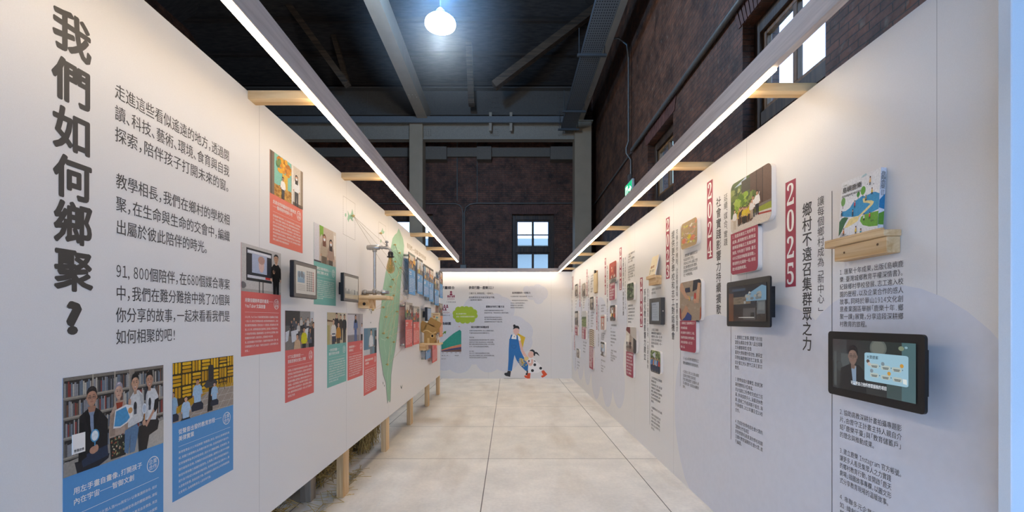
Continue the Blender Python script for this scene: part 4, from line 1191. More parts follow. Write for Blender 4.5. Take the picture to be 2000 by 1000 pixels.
poster('story_poster', 'blue story poster headed by a photo of a yellow foam-lined room', (337, 709.5), (455.5, 917), BLUE, .433, ['從聲音出發的教育旅程──', '美律實業'], ['企業', '合作'], BODY_B, pic_yellow_room, group=PG)
poster('story_poster', 'coral story poster with a yellow flower picture, highest on the left partition', (527, 291), (591, 495), CORAL, .462, ['走進自然與藝術的行動教室', '──藝術陪伴老師小可'], ['大眾', '認養'], fill_lines(8, 25, 0, .55), pic_sunny_wall, group=PG, off=.945)
poster('story_poster', 'red story poster of a speaker in black beside a large screen', (471, 473), (548.5, 686), RED, .425, ['用聲音翻開希望的書頁──', 'YouTuber文森說書'], ['大眾', '認養'], BODY_D, pic_screen_talk, group=PG)
poster('story_poster', 'teal story poster with two masked women, partly behind the near monitor', (613, 433.5), (656, 597.5), TEAL, .47, ['用數位力陪伴學習的心──', '企業志工團隊,林口校'], ['企業', '合作'], fill_lines(10, 21, 60, .4), pic_masks, group=PG, off=.92)
poster('story_poster', 'red story poster with a child in yellow among easels, under the near monitor', (557, 606.5), (613, 766.5), RED, .432, ['9772公里的約定──', '旅居里港母女張文、阿嬤'], ['大眾', '認養'], fill_lines(8, 23, 120, .3), pic_easels, group=PG, off=.94)
poster('story_poster', 'teal story poster of four children, in the low row near the lamp', (639, 610), (676.5, 744), TEAL, .43, ['一份約定的重量──', '聽見不同的生命故事'], ['企業', '合作'], fill_lines(9, 20, 30, .6), pic_four_kids, group=PG, off=.93)
poster('story_poster', 'red story poster with a woman in blue before a whiteboard', (679, 612), (708.5, 732.5), RED, .43, ['教室裡的陪伴──', '老師與志工'], ['大眾', '認養'], fill_lines(9, 20, 90, .8), pic_whiteboard, group=PG, off=.94)
poster('story_poster', 'red story poster with a figure in a white coat, left of the green map', (710.5, 641.5), (735.5, 760.5), RED, .405, ['把實驗室帶進鄉村的教室', '一堂科學課'], ['大眾', '認養'], fill_lines(12, 20, 10, .5), pic_white_coat, group=PG, off=.95)

# caption under the map stories
t = Text(); u0, v0 = WL.px(795, 479, D0); u1, v1 = WL.px(832, 503, D0)
t.line(WL, '看見我們—一起相聚在鄉村的陪伴故事', u0, v0, .058, D0, .008, fit=u1-u0)
t.build('wall_caption', mat('golden_light_print', '#8a7450', 0.5), label='line of lettering above the blue boards on the left partition, golden light painted into its ink', cat='lettering')  # golden light on the lettering is put into its brown colour

# boards standing off the wall
BG = 'story boards standing off the left partition'
kids = ('#d9a441', '#c8c4bd', '#4d6a94', '#b3483f', '#6f8f5c', '#3a3d46')
def gp(bg, seed, n=6, cols=kids, floor='#8e857c'): return lambda P: pic_group(P, bg, cols, seed, n, floor)
SO = 0.055
def board(label, TL, BR, m, frac, seed, bg, title, badge=('企業', '合作'), n=9, cols=kids):
    poster('story_board', label, TL, BR, m, frac, title, badge, fill_lines(n, 18, seed*13, .7), gp(bg, seed, 5, cols), d=SO, th=.006, group=BG, off=.93)
board('first blue board of the upper row right of the map, with a golden photo', (798.5, 491.5), (811, 577), BLUE, .39, 21, '#6e4a2e', ['點亮偏鄉的光', '舞台上的孩子'], cols=('#d9a441', '#e0b06a', '#c98c4b'))
board('second blue board of the upper row, with a grey sky in its photo', (815, 502), (825.7, 576), BLUE, .45, 22, '#b8c2cc', ['走讀山海課程', '看見家鄉'], cols=('#d9c441', '#8f8a72', '#c9c4bb'))
board('third blue board of the upper row, with a bluish photo', (827.7, 515), (838, 581), BLUE, .47, 23, '#6f8fa8', ['一起動手做', '科學列車'])
board('fourth blue board of the upper row, overlapping its left neighbour and hanging lower', (838.3, 522), (846.5, 590), BLUE, .43, 24, '#a87a76', ['企業陪讀', '日常相聚'])
board('fifth blue board of the upper row, the narrow one hung lowest', (849, 540), (857, 597), BLUE, .44, 25, '#8d8574', ['愛與陪伴', '同行'])
board('last blue board of the upper row at the end of the left partition', (859, 528), (864.7, 583), BLUE, .48, 26, '#7a6f78', ['共好', '教室'])
board('red board nearest the map in the lower row', (791.8, 590), (805.5, 676), RED, .385, 31, '#6a5f58', ['故事裡的孩子', '大學伴'], ('大眾', '認養'), 14)
board('red board behind the first one in the lower row, left of the cardboard house', (807, 597.5), (819, 671), RED, .41, 32, '#74807c', ['看見希望', '陪伴計畫'], ('大眾', '認養'), 13)
board('orange board at the end of the left partition, right of the cardboard house', (858.3, 592), (864.7, 657), ORNG, .37, 33, '#8b857c', ['社區學堂', '日常'], ('社區', '共學'), 11)
board('blue board half hidden under the cardboard house shelf', (831.5, 684.5), (841, 698), BLUE, .1, 34, '#6f8fa8', ['實踐', '教室'])
board('red board lowest on the left partition, under the cardboard house shelf', (844.3, 654), (853.8, 704), RED, .35, 35, '#8e7a74', ['約定', '成長'], ('大眾', '認養'))

# ------------------------------------------------------------------ monitors on the left partition
BLK = mat('black_plastic', '#17171a', 0.35, var=0.05, spec=0.5)
FRAMEG = mat('grey_bezel', '#66605c', 0.4, var=0.04)
def monitor(sf, name, label, TL, BR, d0, d1, bez, r, screen, m=BLK, bezm=None, cat='monitor', group=None, mount=True, tilt=0.0):
    u0, v1 = sf.px(*TL, d1); u1, v0 = sf.px(*BR, d1)
    if u0 > u1: u0, u1 = u1, u0
    body = MB().plate(sf, rrect(u0, v0, u1, v1, r), d0, d1)
    root = body.build(name, m, org=sf.pt((u0+u1)/2, v0, d0), label=label, cat=cat, group=group)
    if bezm: MB().plate(sf, rrect(u0+.004, v0+.004, u1-.004, v1-.004, r), d1, d1+.0012).build('bezel', bezm, root)
    P = Pic(sf, u0+bez, v0+bez, u1-bez, v1-bez, d1+.0016)
    screen(P).build(root, 'screen', SCREEN)
    if mount:
        cu, cv = (u0+u1)/2, (v0+v1)/2; w, h = (u1-u0)*.1, (v1-v0)*.22; cu += (u1-u0)*(.12 if sf is WL else 0)
        MB().plate(sf, [(cu-w, cv-h), (cu+w, cv-h), (cu+w, cv+h), (cu-w, cv+h)], 0.0005, d0).build('wall_mount', BLK, root)
    return root
def scr_page(P):
    P.poly(P.win, '#a39c95'); P.rect(.07, .4, .42, .8, '#6d8796'); P.ell(.15, .68, .06, .12, '#3c4d5c'); P.ell(.28, .7, .06, .12, '#34424e'); P.ell(.37, .64, .05, .1, '#46586a'); P.rect(.08, .4, .42, .55, '#587488')
    for k in range(4): P.rect(.06, .12+.06*k, .44, .15+.06*k, '#8a8480')
    for c in range(4):
        for k in range(9): P.rect(.52+.1*c, .12+.085*k, .585+.1*c, .18+.085*k, '#5f5a58' if c != 3 else '#85504a')
    return P
def scr_town(P):
    rnd = random.Random(2)
    P.poly(P.win, '#999289'); P.rect(0, 0, 1, .22, '#8a7a63'); P.rect(0, .2, 1, .3, '#6d6a60')
    for k in range(9): P.rect(.02+.11*k, .22, .1+.11*k, .3+rnd.uniform(.03, .16), rnd.choice(('#5d5b57', '#77736c', '#49494a', '#8d887e')))
    P.rect(0, .08, 1, .1, '#a79a86')
    return P
monitor(WL, 'wall_monitor', 'small dark monitor showing a page with a photo, right of the speaker poster', (573.5, 507), (619, 585), .064, .082, .02, .008, scr_page, BLK, FRAMEG, group='monitors on the left partition')
monitor(WL, 'wall_monitor', 'small dark monitor showing a grey townscape, left of the pipe lamp', (671, 532), (700.5, 591), .064, .082, .018, .006, scr_town, BLK, FRAMEG, group='monitors on the left partition')
monitor(WL, 'wall_monitor', 'tiny monitor above the cardboard house on the left partition', (834.5, 600), (842, 627), .05, .08, .014, .008, lambda P: P.poly(P.win, '#66707e'), BLK, group='monitors on the left partition')

# ------------------------------------------------------------------ island map with pins and strings
MAPC = mat('map_green', '#93bfa0', 0.55, var=0.05, scale=12)
MAPD = mat('map_fringe', '#8b9390', 0.55)  # grey of the band just outside the lower island edges
MAPL = mat('map_line', '#cfe2cb', 0.55)
wm = empty('island_map', WL.pt(*WL.px(762, 790), 0), 'green island map printed on the left partition with gold pins and strings', 'map')
out = [(778.6, 446), (783, 456), (787, 466), (789.3, 480), (788, 497), (785.5, 515), (784, 536), (781.3, 574), (779.3, 606), (776, 644), (771, 684), (766.6, 706), (763.4, 732), (762.6, 760), (762, 782), (760.3, 786), (759, 779), (757.5, 787), (755.5, 764), (754, 746), (749, 730), (746, 708), (742, 684), (740, 660), (741, 632), (744.6, 597), (747.5, 566), (753, 533), (759, 505), (764.6, 478), (766.6, 466), (771, 458.5), (775.5, 455)]
P0 = [WL.px(x, y, D0) for x, y in out]
def grow(P, k, dx):
    cx = sum(p[0] for p in P)/len(P)
    return [(cx+(u-cx)*k+dx, v) for u, v in P]
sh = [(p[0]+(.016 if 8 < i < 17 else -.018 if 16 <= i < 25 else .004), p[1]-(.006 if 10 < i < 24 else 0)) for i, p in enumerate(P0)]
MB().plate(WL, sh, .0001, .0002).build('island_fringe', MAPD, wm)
MB().plate(WL, P0, .0002, D0).build('island_print', MAPC, wm)
mb = MB()
rnd = random.Random(6)
for pts in ([(770, 470), (776, 500), (773, 530), (770, 560), (765, 590), (768, 620), (762, 650), (760, 690), (757, 730), (759, 770)], [(764, 520), (772, 540), (765, 575), (757, 600), (750, 622)], [(778, 520), (772, 575), (773, 620), (766, 660), (764, 700)],
            [(751, 560), (760, 572), (772, 570), (779, 585)], [(745, 610), (755, 640), (750, 672), (756, 700)], [(744, 660), (752, 665), (762, 655), (771, 662)], [(767, 490), (776, 486), (785, 492)]):
    Q = []
    for a, b in zip(pts[:-1], pts[1:]):
        for k in range(5): Q.append((a[0]+(b[0]-a[0])*k/5+rnd.uniform(-.7, .7), a[1]+(b[1]-a[1])*k/5+rnd.uniform(-1.5, 1.5)))
    Q = [WL.pt(*WL.px(*q, D0), D0+.0002) for q in Q]
    for a, b in zip(Q[:-1], Q[1:]): mb.obox(a, b, .0025, .0004, up=(1, 0, 0))
mb.build('county_lines', MAPL, wm)
def dashed(c):
    mb = MB()
    for a, b in zip(c, c[1:]+c[:1]):
        A, B = Vector(WL.pt(*WL.px(*a, D0), D0)), Vector(WL.pt(*WL.px(*b, D0), D0)); n = int((B-A).length/.012)
        for k in range(n): mb.obox(A+(B-A)*(k/n), A+(B-A)*((k+.55)/n), .002, .0006, up=(1, 0, 0))
    return mb
GREY = mat('grey_print', '#9a948c', 0.55)
dashed([(670.3, 382.5), (693.6, 398), (693.6, 469), (670.3, 457)]).build('inset_frame', GREY, wm)
dashed([(739.7, 433), (753.6, 442), (753.6, 478), (739.7, 470)]).build('inset_frame', GREY, wm)
def isl(pts, m=MAPC, name='islet'): MB().plate(WL, [WL.px(*p, D0) for p in pts], .0001, D0).build(name, m, wm)
isl([(679, 411), (681, 416), (683, 421), (686, 417), (688, 408), (690, 417), (691, 424), (688, 427), (690, 432), (687, 431), (685, 427), (682, 429), (681, 434), (678.5, 428), (680, 421)])
isl([(674, 417), (676, 416), (676.8, 421), (675, 424), (673.6, 421)])
isl([(744, 452), (746, 449), (747, 445), (748.5, 451), (751, 452), (750, 456), (746, 457)]); isl([(742.6, 470), (744.5, 467), (745.5, 472), (743.4, 475)])
rnd = random.Random(9)
DARKG = mat('islet_dark', '#5b6a5f', 0.6)
for k in range(14):
    x, y = 724+rnd.uniform(-3.2, 3.4), 613+rnd.uniform(-20, 20); s = rnd.uniform(.6, 1.3)
    isl([(x, y-s*1.6), (x+s*.6, y), (x, y+s*1.6), (x-s*.7, y+.3)], DARKG)
isl([(747.5, 745), (749, 748), (748, 752)], DARKG); isl([(750, 751), (751.5, 753), (750.5, 756)], DARKG); isl([(782, 752), (784, 756), (786, 751), (784.5, 760), (783, 758)], DARKG)
GOLD = mat('brass_pin', '#c8ab6e', 0.35, metal=0.6)
pins = [(772.5, 478), (781.5, 494), (773, 511), (783, 523), (769, 546), (770, 577), (749.8, 600), (776.5, 608.5), (755, 619), (750.3, 651), (758, 659.5), (770, 668), (757.6, 712), (729, 605), (691, 421.5), (745, 455.5), (764, 560)]
PP = []
for x, y in pins:
    u, v = WL.px(x, y, .02); q = WL.pt(u, v, 0); PP.append(WL.pt(u, v, .016))
    MB().lathe(q, [(.003, .0006), (.003, .01), (.0085, .012), (.0095, .018), (.006, .025), (0, .027)], 10, 'x').build('pin', GOLD, wm)
TWINE = mat('beige_twine', '#d9c79e', 0.8)
TWINED = mat('brown_twine', '#8e7f68', 0.8)
ends = {0: [(797, 540), (797, 560)], 1: [(797, 575), (812, 540)], 2: [(797, 585), (797, 530)], 3: [(797, 556), (815, 560)], 4: [(797, 520), (797, 594)], 5: [(783, 523), (797, 550), (797, 600)], 6: [(729, 605), (783, 530), (805, 580)], 7: [(793, 600), (797, 630)],
        8: [(783, 527), (793, 610), (797, 575)], 9: [(776, 609), (770, 577), (793, 628)], 10: [(776, 609), (781, 530), (793, 640)], 11: [(793, 655), (772, 575)], 12: [(793, 672), (776, 609), (770, 668)], 13: [(770, 577), (749.8, 600)],
        14: [(790, 535), (776, 556), (797, 515)], 15: [(797, 545)], 16: [(797, 585), (750, 651)]}
for i, L_ in ends.items():
    for (x, y) in L_:
        e = WL.pt(*WL.px(x, y, .03), .03 if x > 790 else .016)
        a = PP[i]
        n = 8; pts = [a+(e-a)*(k/n)+Vector((0, 0, -.004*math.sin(math.pi*k/n))) for k in range(n+1)]
        MB().tube(pts, .0009, 5, cap=False).build('string', TWINED if i in (14, 15, 0, 1, 2, 3) else TWINE, wm)

# ------------------------------------------------------------------ pipe lamp on a plank shelf
SHX0, SHX1 = -L, -0.862
def plank_shelf(Y0, Y1, xa, xb, z, th, label, blockw=.075, hole=False):
    r = empty('plank_shelf', (xa, (Y0+Y1)/2, z-th), label, 'shelf', 'plank shelves on the left partition')
    MB().box(xa+.001, xb, Y0, Y1, z-th, z, .002).build('shelf_board', PINEX, r)
    MB().box(xa+.001, xa+blockw, Y0+.004, Y1-.02, z-th-.064, z-th-.0005, .002).build('bracket_block', PINEX, r)
    return r
ZS = 1.32
s = plank_shelf(3.2, 3.4, SHX0, SHX1, ZS, .026, 'plank shelf carrying the pipe lamp on the left partition')
MB().lathe((SHX0+.045, 3.203, ZS-.06), [(0.0, 0.0), (.011, 0.0), (.011, -.001), (0.0, -.0012)], 14, 'y').build('knot_hole', mat('dark_hole', '#1e1812', .8), s)
GALV = mat('galvanised_pipe', '#a9a7a2', 0.38, metal=0.75, var=0.12, scale=60)
GALVD = mat('pipe_grip', '#6b6966', 0.4, metal=0.7)
lx, ly = -0.973, 3.3
lamp = empty('pipe_lamp', (lx, ly, ZS), 'lamp of galvanised water pipes with a tap and a hanging bulb', 'lamp')
zp = ZS+.026
MB().tube([(-1.045, ly, zp), (-.91, ly, zp)], .0135, 14).lathe((-1.045, ly, zp), [(.018, -.012), (.021, 0), (.021, .012), (.016, .016)], 14, 'x').lathe((-.985, ly, zp), [(.019, 0), (.019, .022)], 14, 'x').lathe((-.925, ly, zp), [(.016, 0), (.02, .004), (.02, .014), (.014, .03), (.012, .055)], 14, 'x')\
    .tube([(-1.045, ly, zp), (-1.047, ly+.03, zp-.002), (-1.04, ly+.055, zp-.006)], .014, 12).tube([(-.93, ly, zp), (-.925, ly-.03, zp-.002), (-.93, ly-.055, zp-.006)], .013, 12).build('base', GALV, lamp)
MB().tube([(lx, ly, zp), (lx, ly, 1.655)], .0105, 14).lathe((lx, ly, zp+.004), [(.016, 0), (.018, .006), (.018, .014), (.012, .02)], 14).build('stem', GALV, lamp)
zt = 1.672
MB().lathe((-1.03, ly, zt), [(.012, 0), (.017, .003), (.017, .016), (.019, .018), (.019, .075), (.017, .078), (.017, .092), (.012, .096)], 16, 'x').lathe((lx, ly, 1.64), [(.016, 0), (.016, .018)], 14).build('tee_joint', GALV, lamp)
MB().tube([(-.94, ly, zt), (-.925, ly, zt)], .009, 12).lathe((-.925, ly, zt), [(.013, 0), (.016, .005), (.013, .01)], 6, 'x').tube([(-.918, ly, zt), (-.89, ly, zt-.002), (-.872, ly, zt-.004), (-.861, ly, zt-.014), (-.858, ly, zt-.03)], [.008, .012, .01, .009, .009], 12).build('tap', GALV, lamp)
MB().lathe((-.886, ly, zt+.008), [(.008, 0), (.008, .014), (.005, .016), (.005, .028)], 12).box(-.9, -.872, ly-.004, ly+.004, zt+.034, zt+.043, .002).lathe((-.886, ly, zt+.036), [(.009, 0), (.009, .012), (0, .014)], 12).build('tap_handle', GALV, lamp)
bz = 1.598
MB().lathe((-.858, ly, bz), [(.016, 0), (.026, .003), (.027, .008), (.018, .012), (.02, .03), (.016, .042), (.006, .046)], 16).build('bulb_socket', BLK, lamp)
def amber():
    m = bpy.data.materials.new('amber_glass'); m.use_nodes = True; nt = m.node_tree; nt.nodes.clear()
    o = node(nt, 'ShaderNodeOutputMaterial'); mx = node(nt, 'ShaderNodeMixShader'); t = node(nt, 'ShaderNodeBsdfTransparent'); g = node(nt, 'ShaderNodeBsdfGlossy'); fr = node(nt, 'ShaderNodeLayerWeight'); fr.inputs[0].default_value = .35
    t.inputs[0].default_value = (.88, .68, .49, 1); g.inputs['Roughness'].default_value = .05; g.inputs[0].default_value = (1, .85, .6, 1)
    nt.links.new(fr.outputs['Facing'], mx.inputs[0]); nt.links.new(t.outputs[0], mx.inputs[1]); nt.links.new(g.outputs[0], mx.inputs[2]); nt.links.new(mx.outputs[0], o.inputs[0])
    return m
bulb = MB().lathe((-.858, ly, bz-.115), [(0, 0), (.014, .003), (.025, .016), (.0305, .035), (.029, .052), (.021, .085), (.015, .105), (.0145, .116)], 24).build('bulb', amber(), lamp)
fb = MB()
fb.tube([(-.858, ly, bz), (-.858, ly, bz-.05)], .004, 8)
for k in range(4):
    a = k*math.pi/2
    fb.tube([(-.858+.006*math.cos(a), ly+.006*math.sin(a), bz-.03), (-.858+.013*math.cos(a), ly+.013*math.sin(a), bz-.085)], .0009, 5)
fb.build('filament', mat('filament', '#d7b98a', .4, metal=.3), lamp)

# ------------------------------------------------------------------ cardboard house on its shelf
HX0, HX1 = -L, -0.815
plank_shelf(5.4, 5.62, HX0, HX1, .868, .022, 'plank shelf carrying the cardboard house near the far end of the left partition')
CARD = mat('cardboard', '#b08a4f', 0.8, var=0.06, scale=40); CARDE = mat('cardboard_edge', '#d8b77c', 0.8)
hz = .868
hc = Vector((-.945, 5.5, hz))
ho = empty('cardboard_house', hc, 'brown cardboard house with a round window and folded roof on a plank shelf', 'model house')
MB().box(hc.x-.07, hc.x+.055, hc.y-.06, hc.y+.06, hz, hz+.125, .002).build('walls', CARD, ho)
MB().obox((hc.x-.085, hc.y-.005, hz+.12), (hc.x-.03, hc.y-.005, hz+.235), .16, .006, up=(0, 1, 0)).obox((hc.x-.04, hc.y-.005, hz+.2405), (hc.x+.1, hc.y-.005, hz+.165), .16, .006, up=(0, 1, 0)).add([(hc.x-.083, hc.y-.058, hz+.124), (hc.x+.098, hc.y-.058, hz+.124), (hc.x+.098, hc.y-.058, hz+.166), (hc.x-.03, hc.y-.058, hz+.233)], [(0, 1, 2, 3)]).add([(hc.x-.083, hc.y+.055, hz+.124), (hc.x+.098, hc.y+.055, hz+.124), (hc.x+.098, hc.y+.055, hz+.166), (hc.x-.03, hc.y+.055, hz+.233)], [(3, 2, 1, 0)]).build('roof', CARD, ho)
pts = [(hc.x-.08+.155*k/10, hc.y-.064, hz+.135+.018*math.sin(math.pi*k/10*2)) for k in range(11)]
mb = MB()
for a, b in zip(pts[:-1], pts[1:]): mb.obox(a, b, .004, .014)
mb.build('scallop_trim', CARDE, ho)
MB().lathe((hc.x+.03, hc.y-.0605, hz+.085), [(.024, 0), (.024, -.012), (.017, -.012), (.017, -.004), (0, -.004)], 20, 'y').build('round_window', CARDE, ho)
MB().lathe((hc.x+.03, hc.y-.066, hz+.085), [(.0, -.002), (.013, -.001), (.013, .0)], 16, 'y').build('window_pupil', mat('dark_hole', '#1e1812'), ho)
MB().box(hc.x-.03, hc.x-.005, hc.y-.063, hc.y-.06, hz, hz+.06).build('door', CARDE, ho)
for dx in (.075, .1):
    MB().box(hc.x+dx-.012, hc.x+dx, hc.y-.03, hc.y+.0, hz, hz+.035, .002).build('small_block', CARD, ho)
cu = px_at(851, 623, 5.62)
c = MB().box(cu.x-.055, cu.x+.055, cu.y, cu.y+.006, cu.z-.075, cu.z+.075, .001).build('picture_card', mat('cream_card', '#dcc79c', .7), label='cream drawing card standing up behind the roof of the cardboard house', cat='card')
SF = Surf((0, cu.y, 0), (1, 0, 0), (0, 0, 1), (0, -1, 0))
P = Pic(SF, cu.x-.05, cu.z-.07, cu.x+.05, cu.z+.07, .0008, '#dcc9a0'); P.ell(.3, .7, .12, .1, '#d98f4a'); P.ell(.66, .62, .14, .08, '#7aa6a4'); P.rect(.2, .15, .8, .3, '#5f93ad'); P.ell(.5, .42, .2, .06, '#8fae6e'); P.rect(.15, .85, .85, .9, '#a9734a'); P.build(c, 'drawing')
MB().tube([(cu.x, cu.y+.003, hz), (cu.x, cu.y+.003, cu.z-.07)], .003, 6).build('stick', PINE, c)
# ================================================================== right partition: the timeline
CRIM = mat('crimson_print', '#a23a4e', 0.55, var=0.02, scale=80)
FOAM = mat('foam_board', '#eee6dc', 0.6, var=0.02)
LAV = mat('lavender_print', (0.70, 0.71, 0.765), 0.6, var=0.02, spec=0.25)
wr = bpy.data.objects['wall_right']; ORG[wr] = Vector((0, 0, 0))
def blob(sf, circles, name, parent, m=LAV, d=0.0001, n=40):
    mb = MB()
    for i, (u, v, r) in enumerate(circles):
        mb.add([sf.pt(u+r*math.cos(2*math.pi*k/n), max(0.004, v+r*math.sin(2*math.pi*k/n)), d+i*4e-6) for k in range(n)], [tuple(range(n))])
    return mb.build(name, m, parent)
# big pale clouds printed low on the wall
blob(WR, [(-2.70, .52, .66), (-1.5, .78, .485), (-2.1, .62, .6), (-1.75, .3, .45)], 'cloud_print', wr)
def cpx(sf, x, y, r): u, v = sf.px(x, y); return (u, v, r)
blob(WR, [(-5.1, .46, .30), (-5.68, .37, .31), (-6.42, .36, .33), (-7.1, .46, .33), (-7.8, .5, .38), (-8.4, .6, .4), (-5.35, .85, .5), (-6.1, .85, .6), (-7.0, .9, .6), (-7.95, .9, .6), (-5.1, 1.2, .4)], 'cloud_print', wr)

DIG = {c: chr(0x1D7CE+int(c)) for c in '0123456789'}
def plaque(year, TL, BR, label):
    u0, v1 = WR.px(*TL, .001); u1, v0 = WR.px(*BR, .001)
    r = MB().plate(WR, [(u0, v0), (u1, v0), (u1, v1), (u0, v1)], .0002, .001).build('year_plaque', CRIM, org=WR.pt((u0+u1)/2, v0, 0), label=label, cat='sign', group='crimson year plaques on the right partition')
    t = Text(); h = (v1-v0)/4
    for i, c in enumerate(year):
        t.put(WR, DIG[c], (u0+u1)/2, v1-h*(i+.5), (u1-u0)*1.42, h*1.13, .0013, 0, True)
    t.build('numerals', WHT, r)
    return r
def vcol(txt, x, y0, y1, name, label, bold=0.0, grp=None, m=INK, k=1.0):
    """vertical line of characters between two photo heights"""
    w = sum(.33 if c == '、' else .62 if c in '，﹁﹂' else 1 for c in txt[:-1])
    u, va = WR.px(x, y0, D0); _, vb = WR.px(x, y1, D0); p = (va-vb)/w
    t = Text(); v = va
    for c in txt:
        if c in '、，':
            t.put(WR, c, u+.3*p, v+.42*p, p*k, p*k, D0, bold, True); v -= p*(.33 if c == '、' else .62)
        else:
            t.put(WR, c, u, v, p*k, p*k, D0, bold, c in '﹁﹂'); v -= p*(.62 if c in '﹁﹂' else 1)
    return t.build(name, m, label=label, cat='lettering', group=grp)
def vrule(x, y0, y1, label):
    u, va = WR.px(x, y0, D0); _, vb = WR.px(x, y1, D0)
    MB().plate(WR, [(u-.0012, vb), (u+.0012, vb), (u+.0012, va), (u-.0012, va)], .0003, .0009).build('rule_line', INK, label=label, cat='line', group='thin vertical rules of the timeline')
def para(lines, tl, tr, bl, label, bold=0.004, size=None, extra=()):
    t = block(WR, lines, tl, tr, bl, D0, bold=bold, size=size)
    for e in extra: block(WR, *e[:4], D0, bold=bold, size=size, T=t)
    return t.build('timeline_text', INK, label=label, cat='lettering', group='small body text of the timeline')

TD = .022
CAPW = WHT
def tile(label, TL, BR, pic, cap=None, r=.034, d=TD):
    """rounded foam board with a photo; cap = (right px, bottom y at the left edge, lines) for a crimson text board below"""
    u0, v1 = WR.px(*TL, d); u1, v0 = WR.px(*BR, d)
    r = min(r, (u1-u0)*.2)
    root = MB().plate(WR, rrect(u0, v0, u1, v1, r), .0008, d).build('photo_board', FOAM, org=WR.pt((u0+u1)/2, v0, 0), label=label, cat='photo board', group='rounded photo boards on the right partition')
    P = Pic(WR, u0, v0, u1, v1, d+.0003, r=r)
    pic(P).build(root)
    if cap:
        uc, _ = WR.px(cap[0], BR[1], d); _, vb = WR.px(TL[0], cap[1], d)
        c = MB().plate(WR, rrect(u0, vb, uc, v0-.0006, r*.8)[:14] + [(uc-.0001, v0-.0006), (u0, v0-.0006)] + rrect(u0, vb, uc, v0-.0006, r*.8)[-7:], .0008, d).build('caption_board', FOAM, root)
        c['label'] = 'crimson text board below the photo'
        W = rrect(u0, vb, uc, v0-.0006, r*.8); W = [(u0, v0-.0006)] + [p for p in W if p[1] < (vb+v0)/2][7:] + [p for p in W if p[1] < (vb+v0)/2][:7] + [(uc, v0-.0006)]
        MB().plate(WR, W, d, d+.0006).build('caption_print', CRIM, c)
        ls = cap[2]; n = len(ls); t = Text(); w = uc-u0
        wm = max(sum(adv(q) for q in l) for l in ls)
        vt, ve = v0-.09*(v0-vb), vb+.13*(v0-vb)
        for i, l in enumerate(ls):
            ww = sum(adv(q) for q in l)
            t.line(WR, l, u0+.07*w, vt-(vt-ve)*i/max(1, n-1)-.0 if n > 1 else (vt+ve)/2, w*.86/wm, d+.0009, .006, w*.86 if ww > .85*wm else None)
        t.build('caption_text', WHT, c)
    return root

# ---- pictures
def pic_students(P):
    rnd = random.Random(12)
    P.poly(P.win, '#5f4a41'); P.rect(0, .3, .5, 1, '#56663e'); P.poly([(.1, .9), (.42, 1), (.42, .9)], '#b7c8d8')
    blobs_pic(P, 0, .5, .35, .92, 40, .06, .05, ('#8a9455', '#6f7d42', '#a5aa6b', '#4b5a34'), rnd); blobs_pic(P, .14, .38, .42, .68, 44, .05, .05, ('#8fae3c', '#7d9c33', '#a4bd4f', '#5f7d2b'), rnd); blobs_pic(P, .42, .42, .7, .66, 24, .04, .05, ('#6d8238', '#56692f', '#7f9145'), rnd)
    P.rect(.3, .72, .52, .95, '#4d4a3f'); P.rect(.66, .3, .68, 1, '#463731'); P.rect(.8, .3, .82, 1, '#463731'); P.rect(.82, .3, 1, 1, '#6a5247'); P.rect(.62, .28, 1, .36, '#7f756d')
    P.poly([(.55, .22), (1, .2), (1, .32), (.6, .3)], '#97a13c'); P.poly([(0, 0), (1, 0), (1, .2), (.5, .24), (0, .3)], '#d9cfc4'); P.poly([(.7, .17), (1, .13), (1, .16), (.72, .2)], '#a8423a')
    for k in range(18):
        x = .22+.021*k+rnd.uniform(-.01, .01)
        person_pic(P, x, .1+.01*rnd.random()+(k % 3)*.02, .3+rnd.uniform(-.02, .03), rnd.choice(('#e3cb2f', '#d8b92b', '#c9a52e', '#3a3028', '#d9c33a')), rnd.choice(('#2e2620', '#6d4a34', '#3a2f2a')))
    person_pic(P, .12, .06, .4, '#e9e6e4', '#c9b9a6'); person_pic(P, .6, .16, .4, '#ece9e6', '#3a3a3d'); person_pic(P, .56, .15, .36, '#e6e2df', '#b9a58f'); person_pic(P, .69, .18, .44, '#eeebe8', '#34343a')
    P.stroke([(.585, .42), (.57, .56)], .02, SKIN[0]); P.stroke([(.72, .5), (.745, .58)], .02, '#eeebe8')
    return P
def pic_notes(P):
    rnd = random.Random(5)
    P.poly(P.win, '#b49a72')
    for k in range(34):
        x, y, a = rnd.uniform(.05, .95), rnd.uniform(.05, .95), rnd.uniform(0, 3)
        c = rnd.choice(('#d8c93f', '#c8c06a', '#d98d6a', '#cfa58a', '#b9a98c', '#dfd7c2', '#a48a78'))
        s, h = rnd.uniform(.05, .13), rnd.uniform(.04, .08)
        P.poly([(x+s*math.cos(a+b)*q, y+h*math.sin(a+b)*q) for b, q in ((.5, 1), (2.6, 1), (3.64, 1), (5.78, 1))], c)
    P.ell(.2, .3, .12, .1, '#d87f5e'); P.ell(.75, .3, .14, .1, '#d88566'); P.ell(.52, .4, .13, .08, '#d4c22e')
    for k in range(14):
        x, y = rnd.uniform(0, .9), rnd.uniform(.2, .9); P.stroke([(x, y), (x+rnd.uniform(-.2, .25), y+rnd.uniform(-.15, .15))], .012, rnd.choice(('#e3ddd0', '#8f7b66')))
    return P
